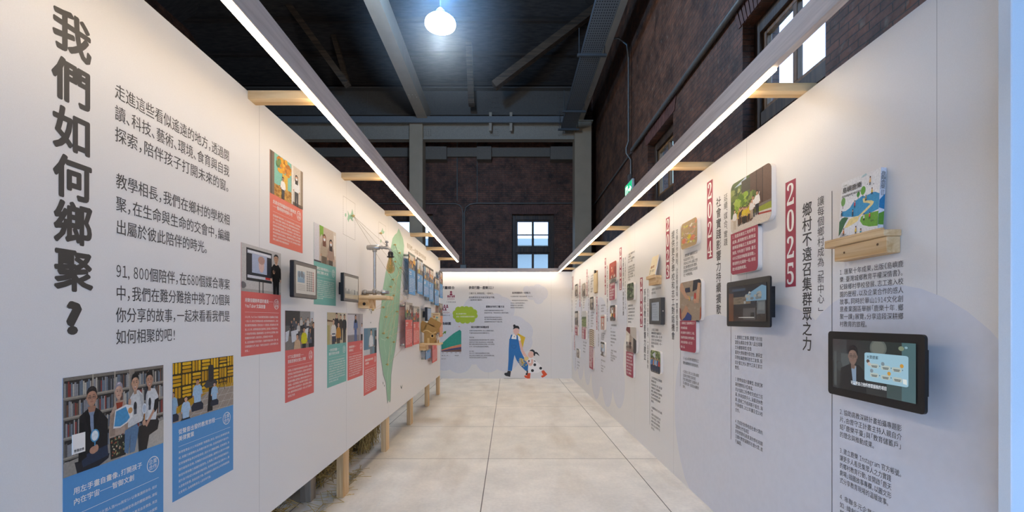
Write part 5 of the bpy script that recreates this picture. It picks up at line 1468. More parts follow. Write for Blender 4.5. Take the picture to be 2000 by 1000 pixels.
def pic_hands(P):
    rnd = random.Random(7)
    P.poly(P.win, '#a3907b'); blobs_pic(P, 0, 0, 1, 1, 30, .05, .03, ('#998672', '#ac9a86', '#a08c76'), rnd)
    P.poly([(.25, .72), (.52, .72), (.5, .84), (.28, .84)], '#2f3245'); P.poly([(.62, .72), (.98, .8), (.98, 1), (.66, 1)], '#2b2c36'); P.poly([(.02, .98), (.14, .98), (.34, .66), (.44, .62), (.42, .54), (.3, .56), (.02, .8)], '#c2977a')
    for k in range(4): P.poly(rrect(.36+.035*k, .56-.01*k, .5+.01*k, .585-.01*k, .01), '#c99d7f')
    P.stroke([(.44, .62), (.5, .55), (.46, .5)], .03, '#d8b24a'); P.ell(.6, .56, .05, .05, '#9fb3b8'); P.stroke([(.5, .62), (.6, .5), (.68, .6)], .018, '#b7b3ae'); P.stroke([(.52, .5), (.64, .66)], .016, '#8d8d90')
    P.poly([(.7, .45), (.9, .42), (.98, .9), (.86, .92), (.8, .66)], '#c59a7c'); P.ell(.74, .6, .05, .09, '#c2453a'); P.ell(.72, .5, .05, .035, '#c99d7f'); P.ell(.73, .45, .05, .03, '#bd9074')
    P.poly([(0, 0), (.5, 0), (.52, .12), (.4, .34), (.3, .4), (.22, .3), (.02, .1)], '#b78d70'); P.poly([(.1, 0), (.56, 0), (.58, .12), (.4, .22), (.26, .08)], '#33437f'); P.poly([(0, .0), (.1, .0), (.06, .3), (0, .34)], '#8e3f3a'); P.poly([(.94, 0), (1, 0), (1, .34), (.96, .3)], '#b0552f')
    return P
def pic_room(P):
    P.poly(P.win, '#b8a99a'); P.poly([(0, 1), (.45, 1), (.4, .72), (.0, .86)], '#7b3a34'); P.poly([(.0, .86), (.4, .72), (.42, .3), (0, .2)], '#d8d0c2'); P.poly([(.4, 1), (1, 1), (1, .45), (.45, .7)], '#c9bfb4'); P.poly([(.72, .6), (1, .5), (1, 0), (.7, 0)], '#4b4440'); P.poly([(0, 0), (.75, 0), (.62, .25), (0, .22)], '#9b8577')
    for k in range(4): person_pic(P, .08+.13*k, .14, .34, ('#3a3d45', '#c6bfb6', '#6b4f45', '#2f3136')[k], '#2b2c30')
    P.rect(.05, .4, .3, .66, '#ece6da'); P.stroke([(.42, .1), (.42, .75)], .03, '#8e3f36')
    return P
def pic_trees(P, seed=1, cols=('#4d5d3f', '#6b7a55', '#3a4630', '#8a9478', '#566b4a')):
    rnd = random.Random(seed); P.poly(P.win, '#4a5540'); blobs_pic(P, 0, 0, 1, 1, 60, .12, .08, cols, rnd); P.rect(.0, .0, 1, .12, '#6a675a')
    for k in range(4): P.stroke([(.2+.2*k, .1), (.18+.21*k, .9)], .02, '#3a342b')
    return P
def pic_street(P):
    rnd = random.Random(14); P.poly(P.win, '#6f7a52'); blobs_pic(P, 0, .5, 1, 1, 40, .1, .07, ('#7d9156', '#5e7040', '#a3ad7c', '#4d5a38'), rnd); P.rect(0, 0, 1, .3, '#77716a'); P.poly([(.2, .8), (.5, .95), (.55, .6)], '#c8cbd0')
    for k in range(7): person_pic(P, .1+.13*k, .05+.03*(k % 2), .62, ('#5f8fc4', '#4a7ab5', '#c87f4a', '#6aa0cf', '#b4b9c0', '#3f6fa8', '#b8483f')[k], '#33405a')
    return P
def pic_red_hall(P):
    P.poly(P.win, '#b5402f'); P.rect(0, .0, 1, .22, '#a09a92'); P.rect(.7, .22, .95, .75, '#8f2f24'); P.ell(.4, .6, .1, .08, '#d98d6a'); P.ell(.36, .74, .06, .05, '#e2c3ad')
    P.poly([(0, .0), (1, .0), (1, .1), (.5, .18)], '#6d6864')
    for k in range(4): person_pic(P, .3+.16*k, .1, .34, ('#e4dcd2', '#39404c', '#c9a58a', '#e9e4dc')[k], '#2f3036')
    return P
def pic_dance(P): return pic_group(P, '#8a5a44', ('#d97f3a', '#e2c04a', '#f0ede6', '#b63a34'), 41, 5)
def pic_stripes(P):
    P.poly(P.win, '#d9cdb8')
    for k in range(9):
        P.poly([(-.1, .06+.12*k), (.5, .12+.12*k), (1.1, .02+.12*k), (1.1, .07+.12*k), (.5, .17+.12*k), (-.1, .11+.12*k)], '#7a5f43')
    P.rect(.3, 0, .36, 1, '#b9a384'); P.rect(.68, 0, .73, 1, '#b9a384')
    return P
def pic_torii(P):
    P.poly(P.win, '#cfc6bc'); P.rect(.18, 0, .3, .85, '#b5533f'); P.rect(.7, 0, .82, .85, '#b5533f'); P.rect(.05, .78, .95, .88, '#c0604a'); P.rect(.18, .4, .82, .46, '#b5533f'); person_pic(P, .5, .02, .5, '#efeae2', '#6b4f45'); return P
def pic_blue(P): return pic_group(P, '#9fb0c2', ('#e6ebf0', '#3a4f75', '#7d8ea3'), 44, 4)
def pic_gray(seed): return lambda P: pic_group(P, '#857f78', ('#c6c0b6', '#4a4c52', '#8f8474', '#6a5a4d'), seed, 4)
def pic_field(P):
    P.poly(P.win, '#7c8a58'); P.rect(0, .62, 1, 1, '#c9c9c6'); P.rect(0, .5, 1, .64, '#5f6f4a'); blobs_pic(P, 0, .05, 1, .5, 30, .1, .03, ('#8f9a63', '#6d7c4c', '#a3a86f'), random.Random(3)); return P

# ---- 2025
plaque('2025', (1534, 357.8), (1554, 559), 'largest crimson plaque with white numerals reading 2025')
HG, SG = 'bold vertical headings of the timeline', 'thin vertical subheadings of the timeline'
vcol('鄉村不遠召集群眾之力', 1576.3, 409.5, 672, 'timeline_heading', 'bold black vertical heading beside the 2025 plaque', .013, HG)
vcol('讓每個鄉村成為﹁新中心﹂', 1603, 393, 604, 'timeline_subheading', 'thin black vertical line of text left of the 2025 rule', .002, SG)
vrule(1625, 373, 1010, 'thin black vertical rule passing behind the book shelf and the big monitor')
para(['1.匯聚十年成果,出版《島嶼鹿', '樂:臺灣城鄉教育平權深情書》。', '紀錄鄉村學校發展、志工進入校', '園的歷程,以及企業合作的感人', '故事。同時於華山1914文化創', '意產業園區舉辦「鹿樂十年.鄉', '聚一課」展覽,分享這段深耕鄉', '村教育的旅程。'], (1640, 532.5), (1764.7, 517.5), (1640, 633), 'black paragraph between the book shelf and the big monitor', size=.0226)
para(['2.協助高教深耕計畫拍攝專題影', '片,由曾守正計畫主持人親自介', '紹「鹿樂平臺」與「教育儲蓄戶」', '的理念與推動成果。'], (1640, 803.6), (1761.5, 836), (1640, 847.7), 'black paragraph numbered 2 just under the big monitor', size=.0226)
para(['3.建立鹿樂 Instagram 官方帳號。', '讓更多人看見集眾人之力實踐', '的鄉村教育行動,並開啟「鹿天', '劇場」插圖故事專欄,以圖文形', '式分享教育現場的溫暖故事。'], (1640, 879), (1761.5, 924), (1640, 937), 'black paragraph numbered 3 naming Instagram, low under the big monitor', size=.0226)
para(['4.串聯多元企業資源合作,例', '如:緯創資通、美律實業與智', '慧創新團隊,攜手支持鄉村'], (1640, 969.5), (1761.5, 1021), (1640, 1000), 'black paragraph numbered 4 cut off by the bottom of the picture', size=.0226)

# book on its shelf
def nick_shelf(Y0, Y1, dep, z, label, lip=True):
    r = empty('book_shelf', (R-dep/2, (Y0+Y1)/2, z-.075), label, 'shelf', 'small pine shelves on the right partition')
    MB().box(R-dep, R-.0008, Y0, Y1, z-.02, z, .0015).build('shelf_board', PINEY, r)
    if lip: MB().box(R-dep, R-dep+.012, Y0+.012, Y1, z, z+.008, .0015).build('front_lip', PINEY, r)
    b = MB().box(R-dep+.012, R-.0008, Y0+.004, Y1-.035, z-.072, z-.0205, .0015).build('bracket_block', PINEY, r)
    return r
s = nick_shelf(1.416, 1.684, .056, 1.431, 'pine shelf holding the picture book above the big monitor')
KNOT = mat('knot', '#6b4a2a', .7)
for y, z in ((1.60, 1.385), (1.455, 1.39)):
    MB().lathe((R-.0445, y, z), [(.0, -.0006), (.004, -.0005), (.004, 0)], 10, 'x').build('knot', KNOT, s)
PAPER = mat('paper_white', '#f2f0ee', .6, var=.01)
def leaning_book(Y0, Y1, z0, h, dt, db, th, cover, label, spine=None, name='book', grp=None, cat='book'):
    """upright book leaning back on the wall; dt/db = cover's distance off the wall at top and bottom"""
    a = math.atan2(db-dt, h); V = Vector((math.sin(a), 0, math.cos(a))); N = Vector((-math.cos(a), 0, math.sin(a)))
    o = Vector((R-db, 0, z0)); sf = Surf(o, (0, -1, 0), V, N)
    root = empty(name, (R-db, (Y0+Y1)/2, z0), label, cat, grp)
    MB().plate(sf, [(-Y1, 0), (-Y0, 0), (-Y0, h), (-Y1, h)], -th, 0).build('book_block', PAPER, root)
    P = Pic(sf, -Y1, 0, -Y0, h, .0004); cover(P).build(root, 'cover_print')
    t = Text()
    if spine: spine(root, o, V, N, Y0, h, th)
    return root, sf
def cover_island(P):
    P.poly(P.win, '#f0f0f0')
    P.poly([(.06, .42), (.06, .5), (.16, .49), (.27, .52), (.36, .6), (.5, .63), (.58, .655), (.66, .63), (.75, .64), (.82, .655), (.9, .645), (1, .6), (1, .36), (.8, .33), (.6, .34), (.4, .35), (.2, .38)], '#3f9ccb')
    P.poly([(.5, .335), (.68, .42), (.8, .48), (.72, .51), (.62, .535), (.6, .6), (.64, .61), (.67, .56), (.82, .53), (.88, .5), (.86, .46), (.74, .4), (.56, .325)], '#f0dc98')
    P.poly([(.0, .08), (.0, .33), (.06, .38), (.14, .39), (.25, .36), (.16, .27), (.08, .15)], '#3f6f4b')
    P.poly([(.14, .2), (.28, .33), (.42, .35), (.54, .33), (.5, .26), (.38, .23), (.22, .2)], '#f0dc98')
    P.poly([(.56, .25), (.58, .31), (.66, .335), (.84, .335), (1, .33), (1, .1), (.8, .12), (.64, .17)], '#76b041')
    for x, y, rx, ry, c in ((.08, .66, .06, .075, '#7fae62'), (.48, .7, .04, .045, '#4f9648'), (.6, .735, .06, .07, '#6fae4a')):
        P.stroke([(x, y-ry*1.6), (x, y)], .012, '#5b4a3a'); P.ell(x, y, rx, ry, c)
    for x, y, s, c in ((.76, .86, .05, '#e8c38a'), (.4, .56, .045, '#d1495b'), (.82, .68, .04, '#e7c64a'), (.68, .6, .035, '#c9a23a'), (.36, .42, .045, '#44546a'), (.66, .3, .04, '#dff0e0'), (.8, .3, .04, '#d9505a'), (.14, .14, .045, '#e08a4a'), (.47, .12, .05, '#e7c64a'), (.6, .06, .05, '#49a0b5'), (.06, .46, .04, '#2d4a66')):
        P.poly([(x-s*.5, y-s*.7), (x+s*.5, y-s*.7), (x+s*.35, y+s*.5), (x-s*.35, y+s*.5)], c); P.ell(x, y+s*.85, s*.33, s*.42, '#e9b28f'); P.ell(x, y+s*1.1, s*.33, s*.22, '#2c2523'); P.stroke([(x-.01, y-s*1.5), (x-.004, y-s*.6)], .01, '#39302c'); P.stroke([(x+.016, y-s*1.4), (x+.008, y-s*.6)], .01, '#39302c')
    P.poly([(.54, .95), (.58, .985), (.62, .99), (.66, 1), (.68, .965)], '#b9d5d8')
    for x, y in ((.22, .73), (.34, .715), (.3, .76), (.71, .81), (.78, .79), (.86, .78)): P.ell(x, y, .01, .008, '#555a60')
    P.k += 2
    return P
def spine_island(root, o, V, N, Y0, h, th):
    SS = Surf(o + Vector((0, Y0, 0)) - N*th, (N.x, N.y, N.z), V, (0, -1, 0))
    P = Pic(SS, 0, 0, th, h, .0004); P.poly(P.win, '#e2e4ea'); P.poly([(0, .36), (0, .6), (1, .5), (1, .38)], '#2f7fae'); P.poly([(0, .12), (0, .33), (1, .29), (1, .12)], '#629a38'); P.ell(.5, .04, .2, .02, '#5d5f66')
    P.build(root, 'spine_print')
    t = Text()
    for i, c in enumerate('島嶼鹿樂'): t.put(SS, c, th*.5, h*(.905-.068*i), .0165, .0165, .0009, .006)
    for i, c in enumerate('臺灣城鄉教育平權'): t.put(SS, c, th*(.66-.32*(i//4)), h*(.645-.022*(i % 4)), .0048, .0048, .0009)
    t.build('spine_title', INK, root)
bk, bs = leaning_book(1.471, 1.645, 1.4325, .21, .020, .032, .0175, cover_island, 'white picture book with a blue river and small figures standing on the pine shelf', spine_island)
t = Text(); t.line(bs, '島嶼鹿樂', -1.637, .178, .0225, .002, .012, fit=.09); t.line(bs, '臺灣城鄉教育平權深情書', -1.637, .157, .0085, .002, .006, fit=.088); t.line(bs, '十年有成', -1.637, .195, .0055, .002)
for i in range(4): t.line(bs, ('作者群', '出版團隊與夥伴', '學校與志工共同書寫', '鄉村教育')[i], -1.637, .023-.0055*i, .0045, .002, .002)
t.line(bs, '鄉村', -1.5, .042, .007, .002)
t.build('cover_title', INK, bk)

# big monitor and its look-alike
def scr_talk(P):
    P.poly(P.win, '#2c2e2f'); P.rect(0, .55, .2, 1, '#3b3f40'); P.rect(.12, .3, .24, .72, '#4c5253'); P.rect(.86, 0, 1, 1, '#4c6a70'); P.rect(.7, 0, .86, .3, '#3e4e4f'); P.ell(.6, .88, .1, .16, '#5b605d'); P.ell(.6, .88, .08, .13, '#6d706a')
    P.rect(.02, .05, .06, .75, '#4a4f4f'); P.ell(.1, .45, .04, .1, '#3c4142'); P.poly([(.1, .0), (.12, .42), (.24, .52), (.36, .52), (.44, .4), (.46, 0)], '#17181a'); P.poly([(.26, .5), (.33, .5), (.33, .12), (.29, .12)], '#7f95ad'); P.poly([(.27, .5), (.3, .42), (.33, .5)], '#8e7a70')
    face_pic(P, .285, .68, .058, .16, '#7d665c', '#1a1718', smile=.1, glasses=True)
    P.poly(rrect(.44, .25, .93, .78, .03), '#9cc3d6')
    for i, (x, y) in enumerate(((.56, .55), (.69, .54), (.81, .53), (.56, .38), (.69, .37), (.82, .36))):
        P.poly(rrect(x-.05, y-.045, x+.05, y+.035, .02), '#b7c3bd'); P.rect(x-.035, y-.012, x+.035, y+.002, '#565b5d'); P.rect(x-.03, y-.034, x+.03, y-.02, '#565b5d')
        P.poly([(x+.058, y-.012), (x+.07, y), (x+.058, y+.012)], '#39464d')
    for x, y, c in ((.485, .62, '#5b4a45'), (.865, .6, '#c9963c'), (.73, .44, '#c9963c'), (.66, .6, '#7f8e98'), (.53, .45, '#7f8e98'), (.5, .57, '#c8b8b0')): P.ell(x, y, .02, .035, c)
    P.poly([(.88, .3), (.92, .29), (.915, .38), (.875, .38)], '#dfe6e4'); P.ell(.86, .9, .03, .04, '#7f8a72'); P.ell(.91, .92, .016, .02, '#8fb0bb')
    P.k += 2
    return P
def scr_sea(P):
    P.poly(P.win, '#2d2724'); P.rect(.0, .0, .14, .8, '#5a3a26'); P.rect(.14, .48, .62, .68, '#6e5f4c'); P.rect(.1, .85, .48, .92, '#3f4652'); P.poly([(.5, .55), (.5, .72), (.9, .95), (1, .9), (1, .55)], '#6d8ba0'); blobs_pic(P, .5, .58, .85, .78, 14, .05, .04, ('#8f8c84', '#a8a59c', '#6a6c6b'), random.Random(4))
    P.rect(.78, .2, .98, .55, '#55585a'); P.rect(.42, .05, .75, .36, '#4a4644'); P.rect(.62, .1, .72, .24, '#1f1d1c'); P.ell(.47, .52, .03, .04, '#8c8a86')
    for k in range(7): P.rect(.82+.022*k, .3, .83+.022*k, .5, '#777a7a')
    for x, y in ((.2, .6), (.3, .62), (.42, .58), (.25, .53)): P.rect(x, y, x+.08, y+.02, '#4f4436')
    P.rect(.3, .1, .72, .115, '#c9c5be'); P.k += 2
    return P
def big_monitor(label, TL, BR, scr):
    m = monitor(WR, 'wall_monitor', label, TL, BR, .070, .078, .026, .012, scr, BLK, None, group='black monitors on the right partition')
    u0, v1 = WR.px(*TL, .07); u1, v0 = WR.px(*BR, .07)
    MB().plate(WR, [(u1-.2, v0+.045), (u1-.036, v0+.045), (u1-.036, v1-.045), (u1-.2, v1-.045)], .026, .0695).build('back_box', BLK, m)
    mb = MB()
    for k in range(7): mb.plate(WR, [(u1-.036, v0+.055+.019*k), (u1-.034, v0+.055+.019*k), (u1-.034, v0+.063+.019*k), (u1-.036, v0+.063+.019*k)], .03, .052)
    mb.build('vent_rib', BLK, m)
    return m
m = big_monitor('big black monitor below the picture book, showing a man beside a pale blue chart', (1617.5, 646.8), (1806.5, 811), scr_talk)
u0, v1 = WR.px(1617.5, 646.8, .078); u1, v0 = WR.px(1806.5, 811, .078)
t = Text(); t.line(WR, '可以把自己他所想要服務的項目', u0+.115, v0+.054, .0135, .0835, .006, fit=.145); t.build('subtitle', emit('subtitle_light', '#cfd6d8', .3), m)
t = Text(); t.line(WR, '大眾提案', u0+.182, v1-.077, .0115, .0835, .008); t.build('chart_title', mat('screen_ink', '#1d2226'), m)
big_monitor('black monitor beneath the student group photo board, showing a dim harbour scene', (1419.5, 552.2), (1504, 639.7), scr_sea)

# ---- 2024
plaque('2024', (1381, 357), (1391.7, 503.6), 'crimson plaque with white numerals reading 2024')
vcol('社會實踐影響力持續擴散', 1403.5, 395, 604, 'timeline_heading', 'bold black vertical heading beside the 2024 plaque', .013, HG)
vcol('延續、媒合、實踐', 1417.3, 386, 473, 'timeline_subheading', 'thin black vertical line of three short words left of the student group board', .002, SG)
vrule(1427.6, 520, 858, 'thin black vertical rule behind the monitor of 2024')
tile('large rounded photo board of waving students in yellow before a brick hall', (1427.5, 362.5), (1507, 427.5), pic_students, (1480.5, 537.6, ['1.見證長期志工培育學生', '成果,展現教育扎根效益', '鹿樂直排輪志工長期深耕', '東部,今年進行「屏東-臺北', '400公里直排輪路溜挑戰」,', '帶領學生在最後一站,前往', '政大和鹿樂相聚。']))
para(['2.鹿樂志工故事,榮獲TVBS信', '望愛永續基金會《第八屆全球華', '文永續報導獎》首獎', '臺灣大學新聞所蔡欣怡、謝采宜', '同學拍攝鹿樂科技志工故事,採', '訪計畫主持人曾守正與王素芸', '教授。'], (1435.5, 658.6), (1489, 662), (1435.5, 717), 'small black paragraph right under the monitor of 2024', size=.0226,
     extra=[(['3.教學換宿計畫轉型,發展【寒', '暑假營隊系列】專案。', '共計協助12所學校完成志工招', '募,參與族群多元,涵蓋退休教', '師、藝術工作者與親子組合、海', '外華僑等,2025年擴及至20校', '合作。'], (1436, 740), (1489.7, 754), (1436, 799.7)), (['4.完成針對學校和社會大眾的', '【鹿樂合作指南】', '針對想要拓展資源的學校和關', '注鄉村教育議題的社會大眾,進', '行編撰。'], (1436, 822), (1489.7, 845), (1436, 861))])

# ---- 2023
plaque('2023', (1300.7, 427), (1307.7, 543.5), 'crimson plaque with white numerals reading 2023')
vcol('提供更多學校和志工對話機會', 1314.6, 459, 656, 'timeline_heading', 'bold black vertical heading beside the 2023 plaque', .013, HG)
vcol('完善合作機制，全面照應每一間學校需求', 1322.2, 453, 643, 'timeline_subheading', 'thin black vertical line of text beside the 2023 heading', .002, SG)
vrule(1329, 442, 754, 'thin black vertical rule left of the two boards of 2023')
tile('rounded photo board of yellow and orange paper notes', (1330, 439.6), (1362, 476), pic_notes)
tile('rounded photo board of hands working over scraps, with a crimson text board', (1328, 553), (1370, 626), pic_hands, (1359.6, 684, ['1.輔導志工協助學校DIY', '特色課程拍攝', '新北鹿寮多元課程北二人組,', '透過學校發展在地特色課程,', '能進出臺灣最小、往仁至', '縣小、苗。']))
para(['1.期間辦理「偏鄉教育生活', '所以設計思考工作坊。」', '於校內以公共中心基礎,於想', '建立鄉村教育的青年教師,', '激發鄉村學校師生與產業', '近二十所學校參與。'], (1335, 501), (1362, 493.5), (1335, 538), 'small black paragraph under the paper notes board', size=.024)
para(['3.English科學年輕營隊志工', '響應偏鄉教師培育師資陪伴。'], (1333.7, 699), (1365, 706.5), (1333.7, 708), 'small black paragraph under the hands board', size=.0226, extra=[(['4.亞洲2023年CSR企業永續獎', '【企業合作學校方案共創】', '於官方網站建置「企業夥伴」專', '頁,邀請企業一起成為永續教育', '夥伴。'], (1333.7, 725), (1365, 733), (1333.7, 754.5))])

# ---- 2022
plaque('2022', (1250, 543), (1255, 639), 'crimson plaque with white numerals reading 2022')
vcol('系統化教育影響力建立', 1259.6, 571, 697, 'timeline_heading', 'bold black vertical heading beside the 2022 plaque', .013, HG)
vcol('從多元平臺到人才培育，一起建立機制', 1265.3, 568, 716, 'timeline_subheading', 'thin black vertical line of text beside the 2022 heading', .002, SG)
vrule(1269, 566, 829, 'thin black vertical rule behind the locked tablet case')
nick_shelf(3.64, 3.86, .06, 1.505, 'pine shelf holding the cream booklet above the locked tablet case')
def cover_cream(P):
    P.poly(P.win, '#eedfbd'); P.rect(.12, .4, .36, .52, '#a8744a'); P.rect(.4, .42, .62, .54, '#b98f6a'); P.rect(.1, .22, .3, .34, '#d6c29a'); P.rect(.38, .28, .75, .31, '#8f7f66'); P.rect(.38, .22, .7, .25, '#a39278'); P.rect(.1, .1, .2, .34, '#a9a28c'); return P
leaning_book(3.66, 3.83, 1.5065, .17, .014, .05, .006, cover_cream, 'cream booklet leaning on the pine shelf above the locked tablet case', name='booklet', cat='booklet')
para(['1.跨域教材分享研討會手冊與', '行動手冊匯聚。'], (1272, 566), (1291, 561.5), (1272, 573), 'two small lines of text under the cream booklet shelf', size=.022)
tu0, tv1 = WR.px(1268, 584, .034); tu1, tv0 = WR.px(1290.5, 634, .034)
tb = MB().plate(WR, rrect(tu0, tv0, tu1, tv1, .006), .0008, .034).build('tablet_case', mat('case_grey', '#4a4744', .45, metal=.2), org=WR.pt((tu0+tu1)/2, tv0, 0), label='dark grey locked tablet case with a small display, under the cream booklet', cat='tablet')
P = Pic(WR, tu0+.055, tv0+.03, tu1-.04, tv1-.035, .0345); P.poly(P.win, '#7e8084'); P.rect(.0, 0, .1, 1, '#26262a')
for k in range(5): P.rect(.2, .2+.13*k, .8-.1*(k % 2), .225+.13*k, '#5a5c60')
P.rect(.2, .86, .6, .92, '#46484c'); P.build(tb, 'screen', SCREEN)
MB().lathe((R-.017, -tu1-.0005, (tv0+tv1)/2), [(.0, -.004), (.005, -.004), (.006, 0)], 12, 'y').build('lock', mat('steel_spacer', '#c9c4ba'), tb)
para(['2.科技志工與英語', '課輔相聚陪伴偏鄉的孩子,', '連續學年,從每一名大學', '生每次花上數小時陪伴孩子', '累積與紀錄影響,一年一', '個故事。'], (1272, 644), (1293, 648), (1272, 676), 'small black paragraph under the locked tablet case', size=.023)
tile('rounded photo board of people in blue shirts on a green street', (1270.4, 683), (1290, 732), pic_street)
para(['3.深化學校與社區之間的連結', '推動課程共備', '透過陪伴與工作坊,建立鄉', '村教師與志工的長期夥伴', '關係,從課程設計到教學現', '場,讓學習資源流動,延伸', '更多在地的實踐行動與經', '驗分享。'], (1272, 737), (1293, 743), (1272, 782.5), 'small black paragraph under the green street photo board', size=.022,
     extra=[(['4.與國際學校合作工作坊,推動', '共學', '以環境、科技與藝術等主題', '引導孩子與志工一同探索,', '串聯不同學校的教學經驗,', '讓更多人加入教育的行列,', '陪伴成長。'], (1272, 795), (1293, 806), (1272, 835))])

# ---- 2021
plaque('2021', (1210, 485), (1214, 566), 'crimson plaque with white numerals reading 2021')
vcol('從課堂開始的一場教育改變', 1217.5, 508, 612, 'timeline_heading', 'bold black vertical heading beside the 2021 plaque', .013, HG)
vcol('線上與實體並行，把陪伴帶到孩子身邊', 1221.3, 505, 601, 'timeline_subheading', 'thin black vertical line of text beside the 2021 heading', .002, SG)
vrule(1225, 497, 640, 'thin black vertical rule left of the boards of 2021')
tile('small rounded photo board of dark green trees', (1224.8, 555), (1238, 585.4), lambda P: pic_trees(P, 5))
tile('rounded photo board of a red-beamed meeting room, with a long crimson text board', (1223, 638.5), (1243, 691), pic_room, (1237, 732.5, ['2.政大與偏鄉學校簽署', '合作備忘錄,推動教', '育實踐與陪伴,以課', '程媒合建立長期的夥', '伴關係,深入在地,', '串連師資培育與學', '生志工,成果豐碩。']))
para(['1.推出線上課輔的陪伴計畫', '於疫情期間,', '媒合大學生與偏鄉學校,', '開啟一對一的學習。', '', '志工團隊由線上工具開始', '與孩子們相互認識,學習', '電腦操作並完成數位任務,', '超過三十所學校響應,', '讓距離不再是阻礙,一起', '學習成長。'], (1226.8, 498), (1239.5, 491), (1226.8, 547), 'small black paragraph above the dark green trees board', size=.021)
para(['獲得教育部的肯定,', '課程成果分享交流,累積', '上百場課程與活動,帶', '領孩子走出校園,深入社', '區的歷史與文化,在', '實作中學習。'], (1226.8, 597.5), (1239.5, 597), (1226.8, 629), 'small black paragraph between the trees board and the meeting room board', size=.021)

# ---- 2020
plaque('2020', (1181, 505), (1183.6, 575), 'narrow crimson year plaque left of the red hall photo board')
vcol('科技志工媒合平臺正式上線', 1186.3, 523, 624, 'timeline_heading', 'bold black vertical heading left of the red hall photo board', .013, HG)
tile('rounded photo board of a red hall, with a crimson text board', (1190, 515.7), (1204, 550), pic_red_hall, (1201, 587, ['1.首屆鹿樂年會登場', '匯聚志工', '學校與企業夥伴的', '成果展與交流,現', '場頒發感謝狀,凝', '聚前行力量。']))
tile('small rounded photo board of dancers in orange, under the red hall board', (1191.4, 597), (1202, 627), pic_dance)
para(['2.鹿樂榮獲志願服務獎', '項', '感謝一路以來參與', '的志工,在教育現場', '累積服務時數與經驗,', '帶動更多學校參', '與其中。'], (1192.7, 635), (1204, 636.5), (1192.7, 674), 'small black paragraph under the dancers board', size=.024, extra=[(['3.開辦志工培訓課程', '提供線上', '資源、教案與評量,協', '助志工穩定服務', '每個學期。'], (1192.7, 684), (1204, 688), (1192.7, 703))])

# ---- 2019 and earlier, small in the picture
plaque('2019', (1164.6, 580), (1166.6, 644), 'narrow crimson year plaque right of the clipboard, lower than its neighbours')
vcol('教學換宿行動啟動，走進偏鄉', 1169, 598, 674, 'timeline_heading', 'bold black vertical heading left of the red gate photo board', .013, HG)
tile('small rounded photo board of a red gate', (1173, 615), (1181, 644.5), pic_torii)
tile('small rounded photo board of people in white and blue, under the red gate board', (1173, 667), (1181, 697), pic_blue)
para(['教學換宿計畫開始', '招募學生志工', '走進校園陪伴'], (1174, 597), (1182, 596), (1174, 608), 'tiny text above the red gate board', size=.024)
para(['志工以專長交換住宿', '與孩子相處兩週', '設計營隊與課程', '累積在地經驗'], (1174, 651), (1182, 652), (1174, 662), 'tiny text between the red gate board and the white and blue board', size=.024)
para(['累積多所學校參與', '成', '果發表與分享,學生', '與老師共同', '回饋學習'], (1174, 703), (1182, 706), (1174, 724), 'tiny text under the white and blue board', size=.024)
plaque('2018', (1145.6, 527), (1147.4, 578), 'narrow crimson year plaque left of the clipboard')
vcol('平臺升級，擴大媒合學校與志工需求', 1149.6, 542, 658, 'timeline_heading', 'bold black vertical heading left of the clipboard', .013, HG)
para(['志工媒合需求', '從學校出發', '整理課程清單', '與資源', '供', '媒合與查找', '每個需求'], (1153.6, 540), (1159, 539), (1153.6, 570), 'tiny text behind the clipboard', size=.03)
cu0, cv1 = WR.px(1159.2, 531, .02); cu1, cv0 = WR.px(1164.8, 571.5, .02)
cb = MB().plate(WR, rrect(cu0, cv0, cu1, cv1, .008), .0008, .006).build('clipboard', mat('clipboard_wood', '#a3773f', .6), org=WR.pt(cu0, cv0, 0), label='wooden clipboard with pale sheets hanging near the far end of the right partition', cat='clipboard')
MB().plate(WR, [(cu0+.008, cv0+.012), (cu1-.004, cv0+.012), (cu1-.004, cv1-.03), (cu0+.008, cv1-.03)], .0062, .02).build('sheets', mat('cream_card', '#e6d6b4', .7), cb)
MB().plate(WR, [((cu0+cu1)/2-.03, cv1-.03), ((cu0+cu1)/2+.03, cv1-.03), ((cu0+cu1)/2+.012, cv1+.012), ((cu0+cu1)/2-.012, cv1+.012)], .006, .03).build('clip', BLK, cb)
tile('small rounded photo board of an indoor gathering, under the clipboard', (1152, 581), (1159.4, 604.5), pic_gray(51))
tile('tall rounded photo board of striped timber, with a long crimson text board', (1151, 642.5), (1160.4, 678), pic_stripes, (1158.6, 718, ['推動在地課程', '連結社區職人', '走讀山林海濱', '孩子重新認識', '家鄉的樣子,', '志工記錄與', '整理成冊,', '分享經驗。']))
para(['首場志工大會師', '集結各地夥伴', '分享陪伴經驗', '與課程設計', '許多學校參與', '提出需求'], (1153.8, 611), (1160, 612), (1153.8, 637), 'tiny text between the gathering board and the striped board', size=.027)
plaque('2017', (1131.8, 546), (1133.3, 599), 'narrow crimson year plaque third from the end partition')
vcol('平臺功能擴展，服務更多學校', 1135.3, 560, 623, 'timeline_heading', 'bold black vertical heading third from the end partition', .013, HG)
tile('small grey rounded photo board high near the end partition, second from the corner', (1137, 555), (1143.4, 578), pic_gray(61))
tile('rounded photo board of a green field, with a crimson text board', (1136.4, 608), (1145, 639), pic_field, (1143.8, 661, ['深入偏鄉社區', '大學參與', '推動服務', '累積資源']))
para(['媒合上百位志工', '進入校園', '陪伴閱讀', '科學實作', '成果分享'], (1138.6, 582), (1143.6, 582), (1138.6, 601), 'tiny text under the second grey board from the corner', size=.028)
para(['建立志工回饋', '與評估機制', '持續修正', '服務品質'], (1139, 668), (1145.5, 670), (1139, 686), 'tiny text under the green field board', size=.028)
plaque('2016', (1121.2, 654), (1122.4, 684), 'narrow crimson year plaque lowest in the far corner')
vcol('計畫開始，看見鄉村學校', 1124, 668, 716, 'timeline_heading', 'bold black vertical heading low in the far corner', .01, HG)
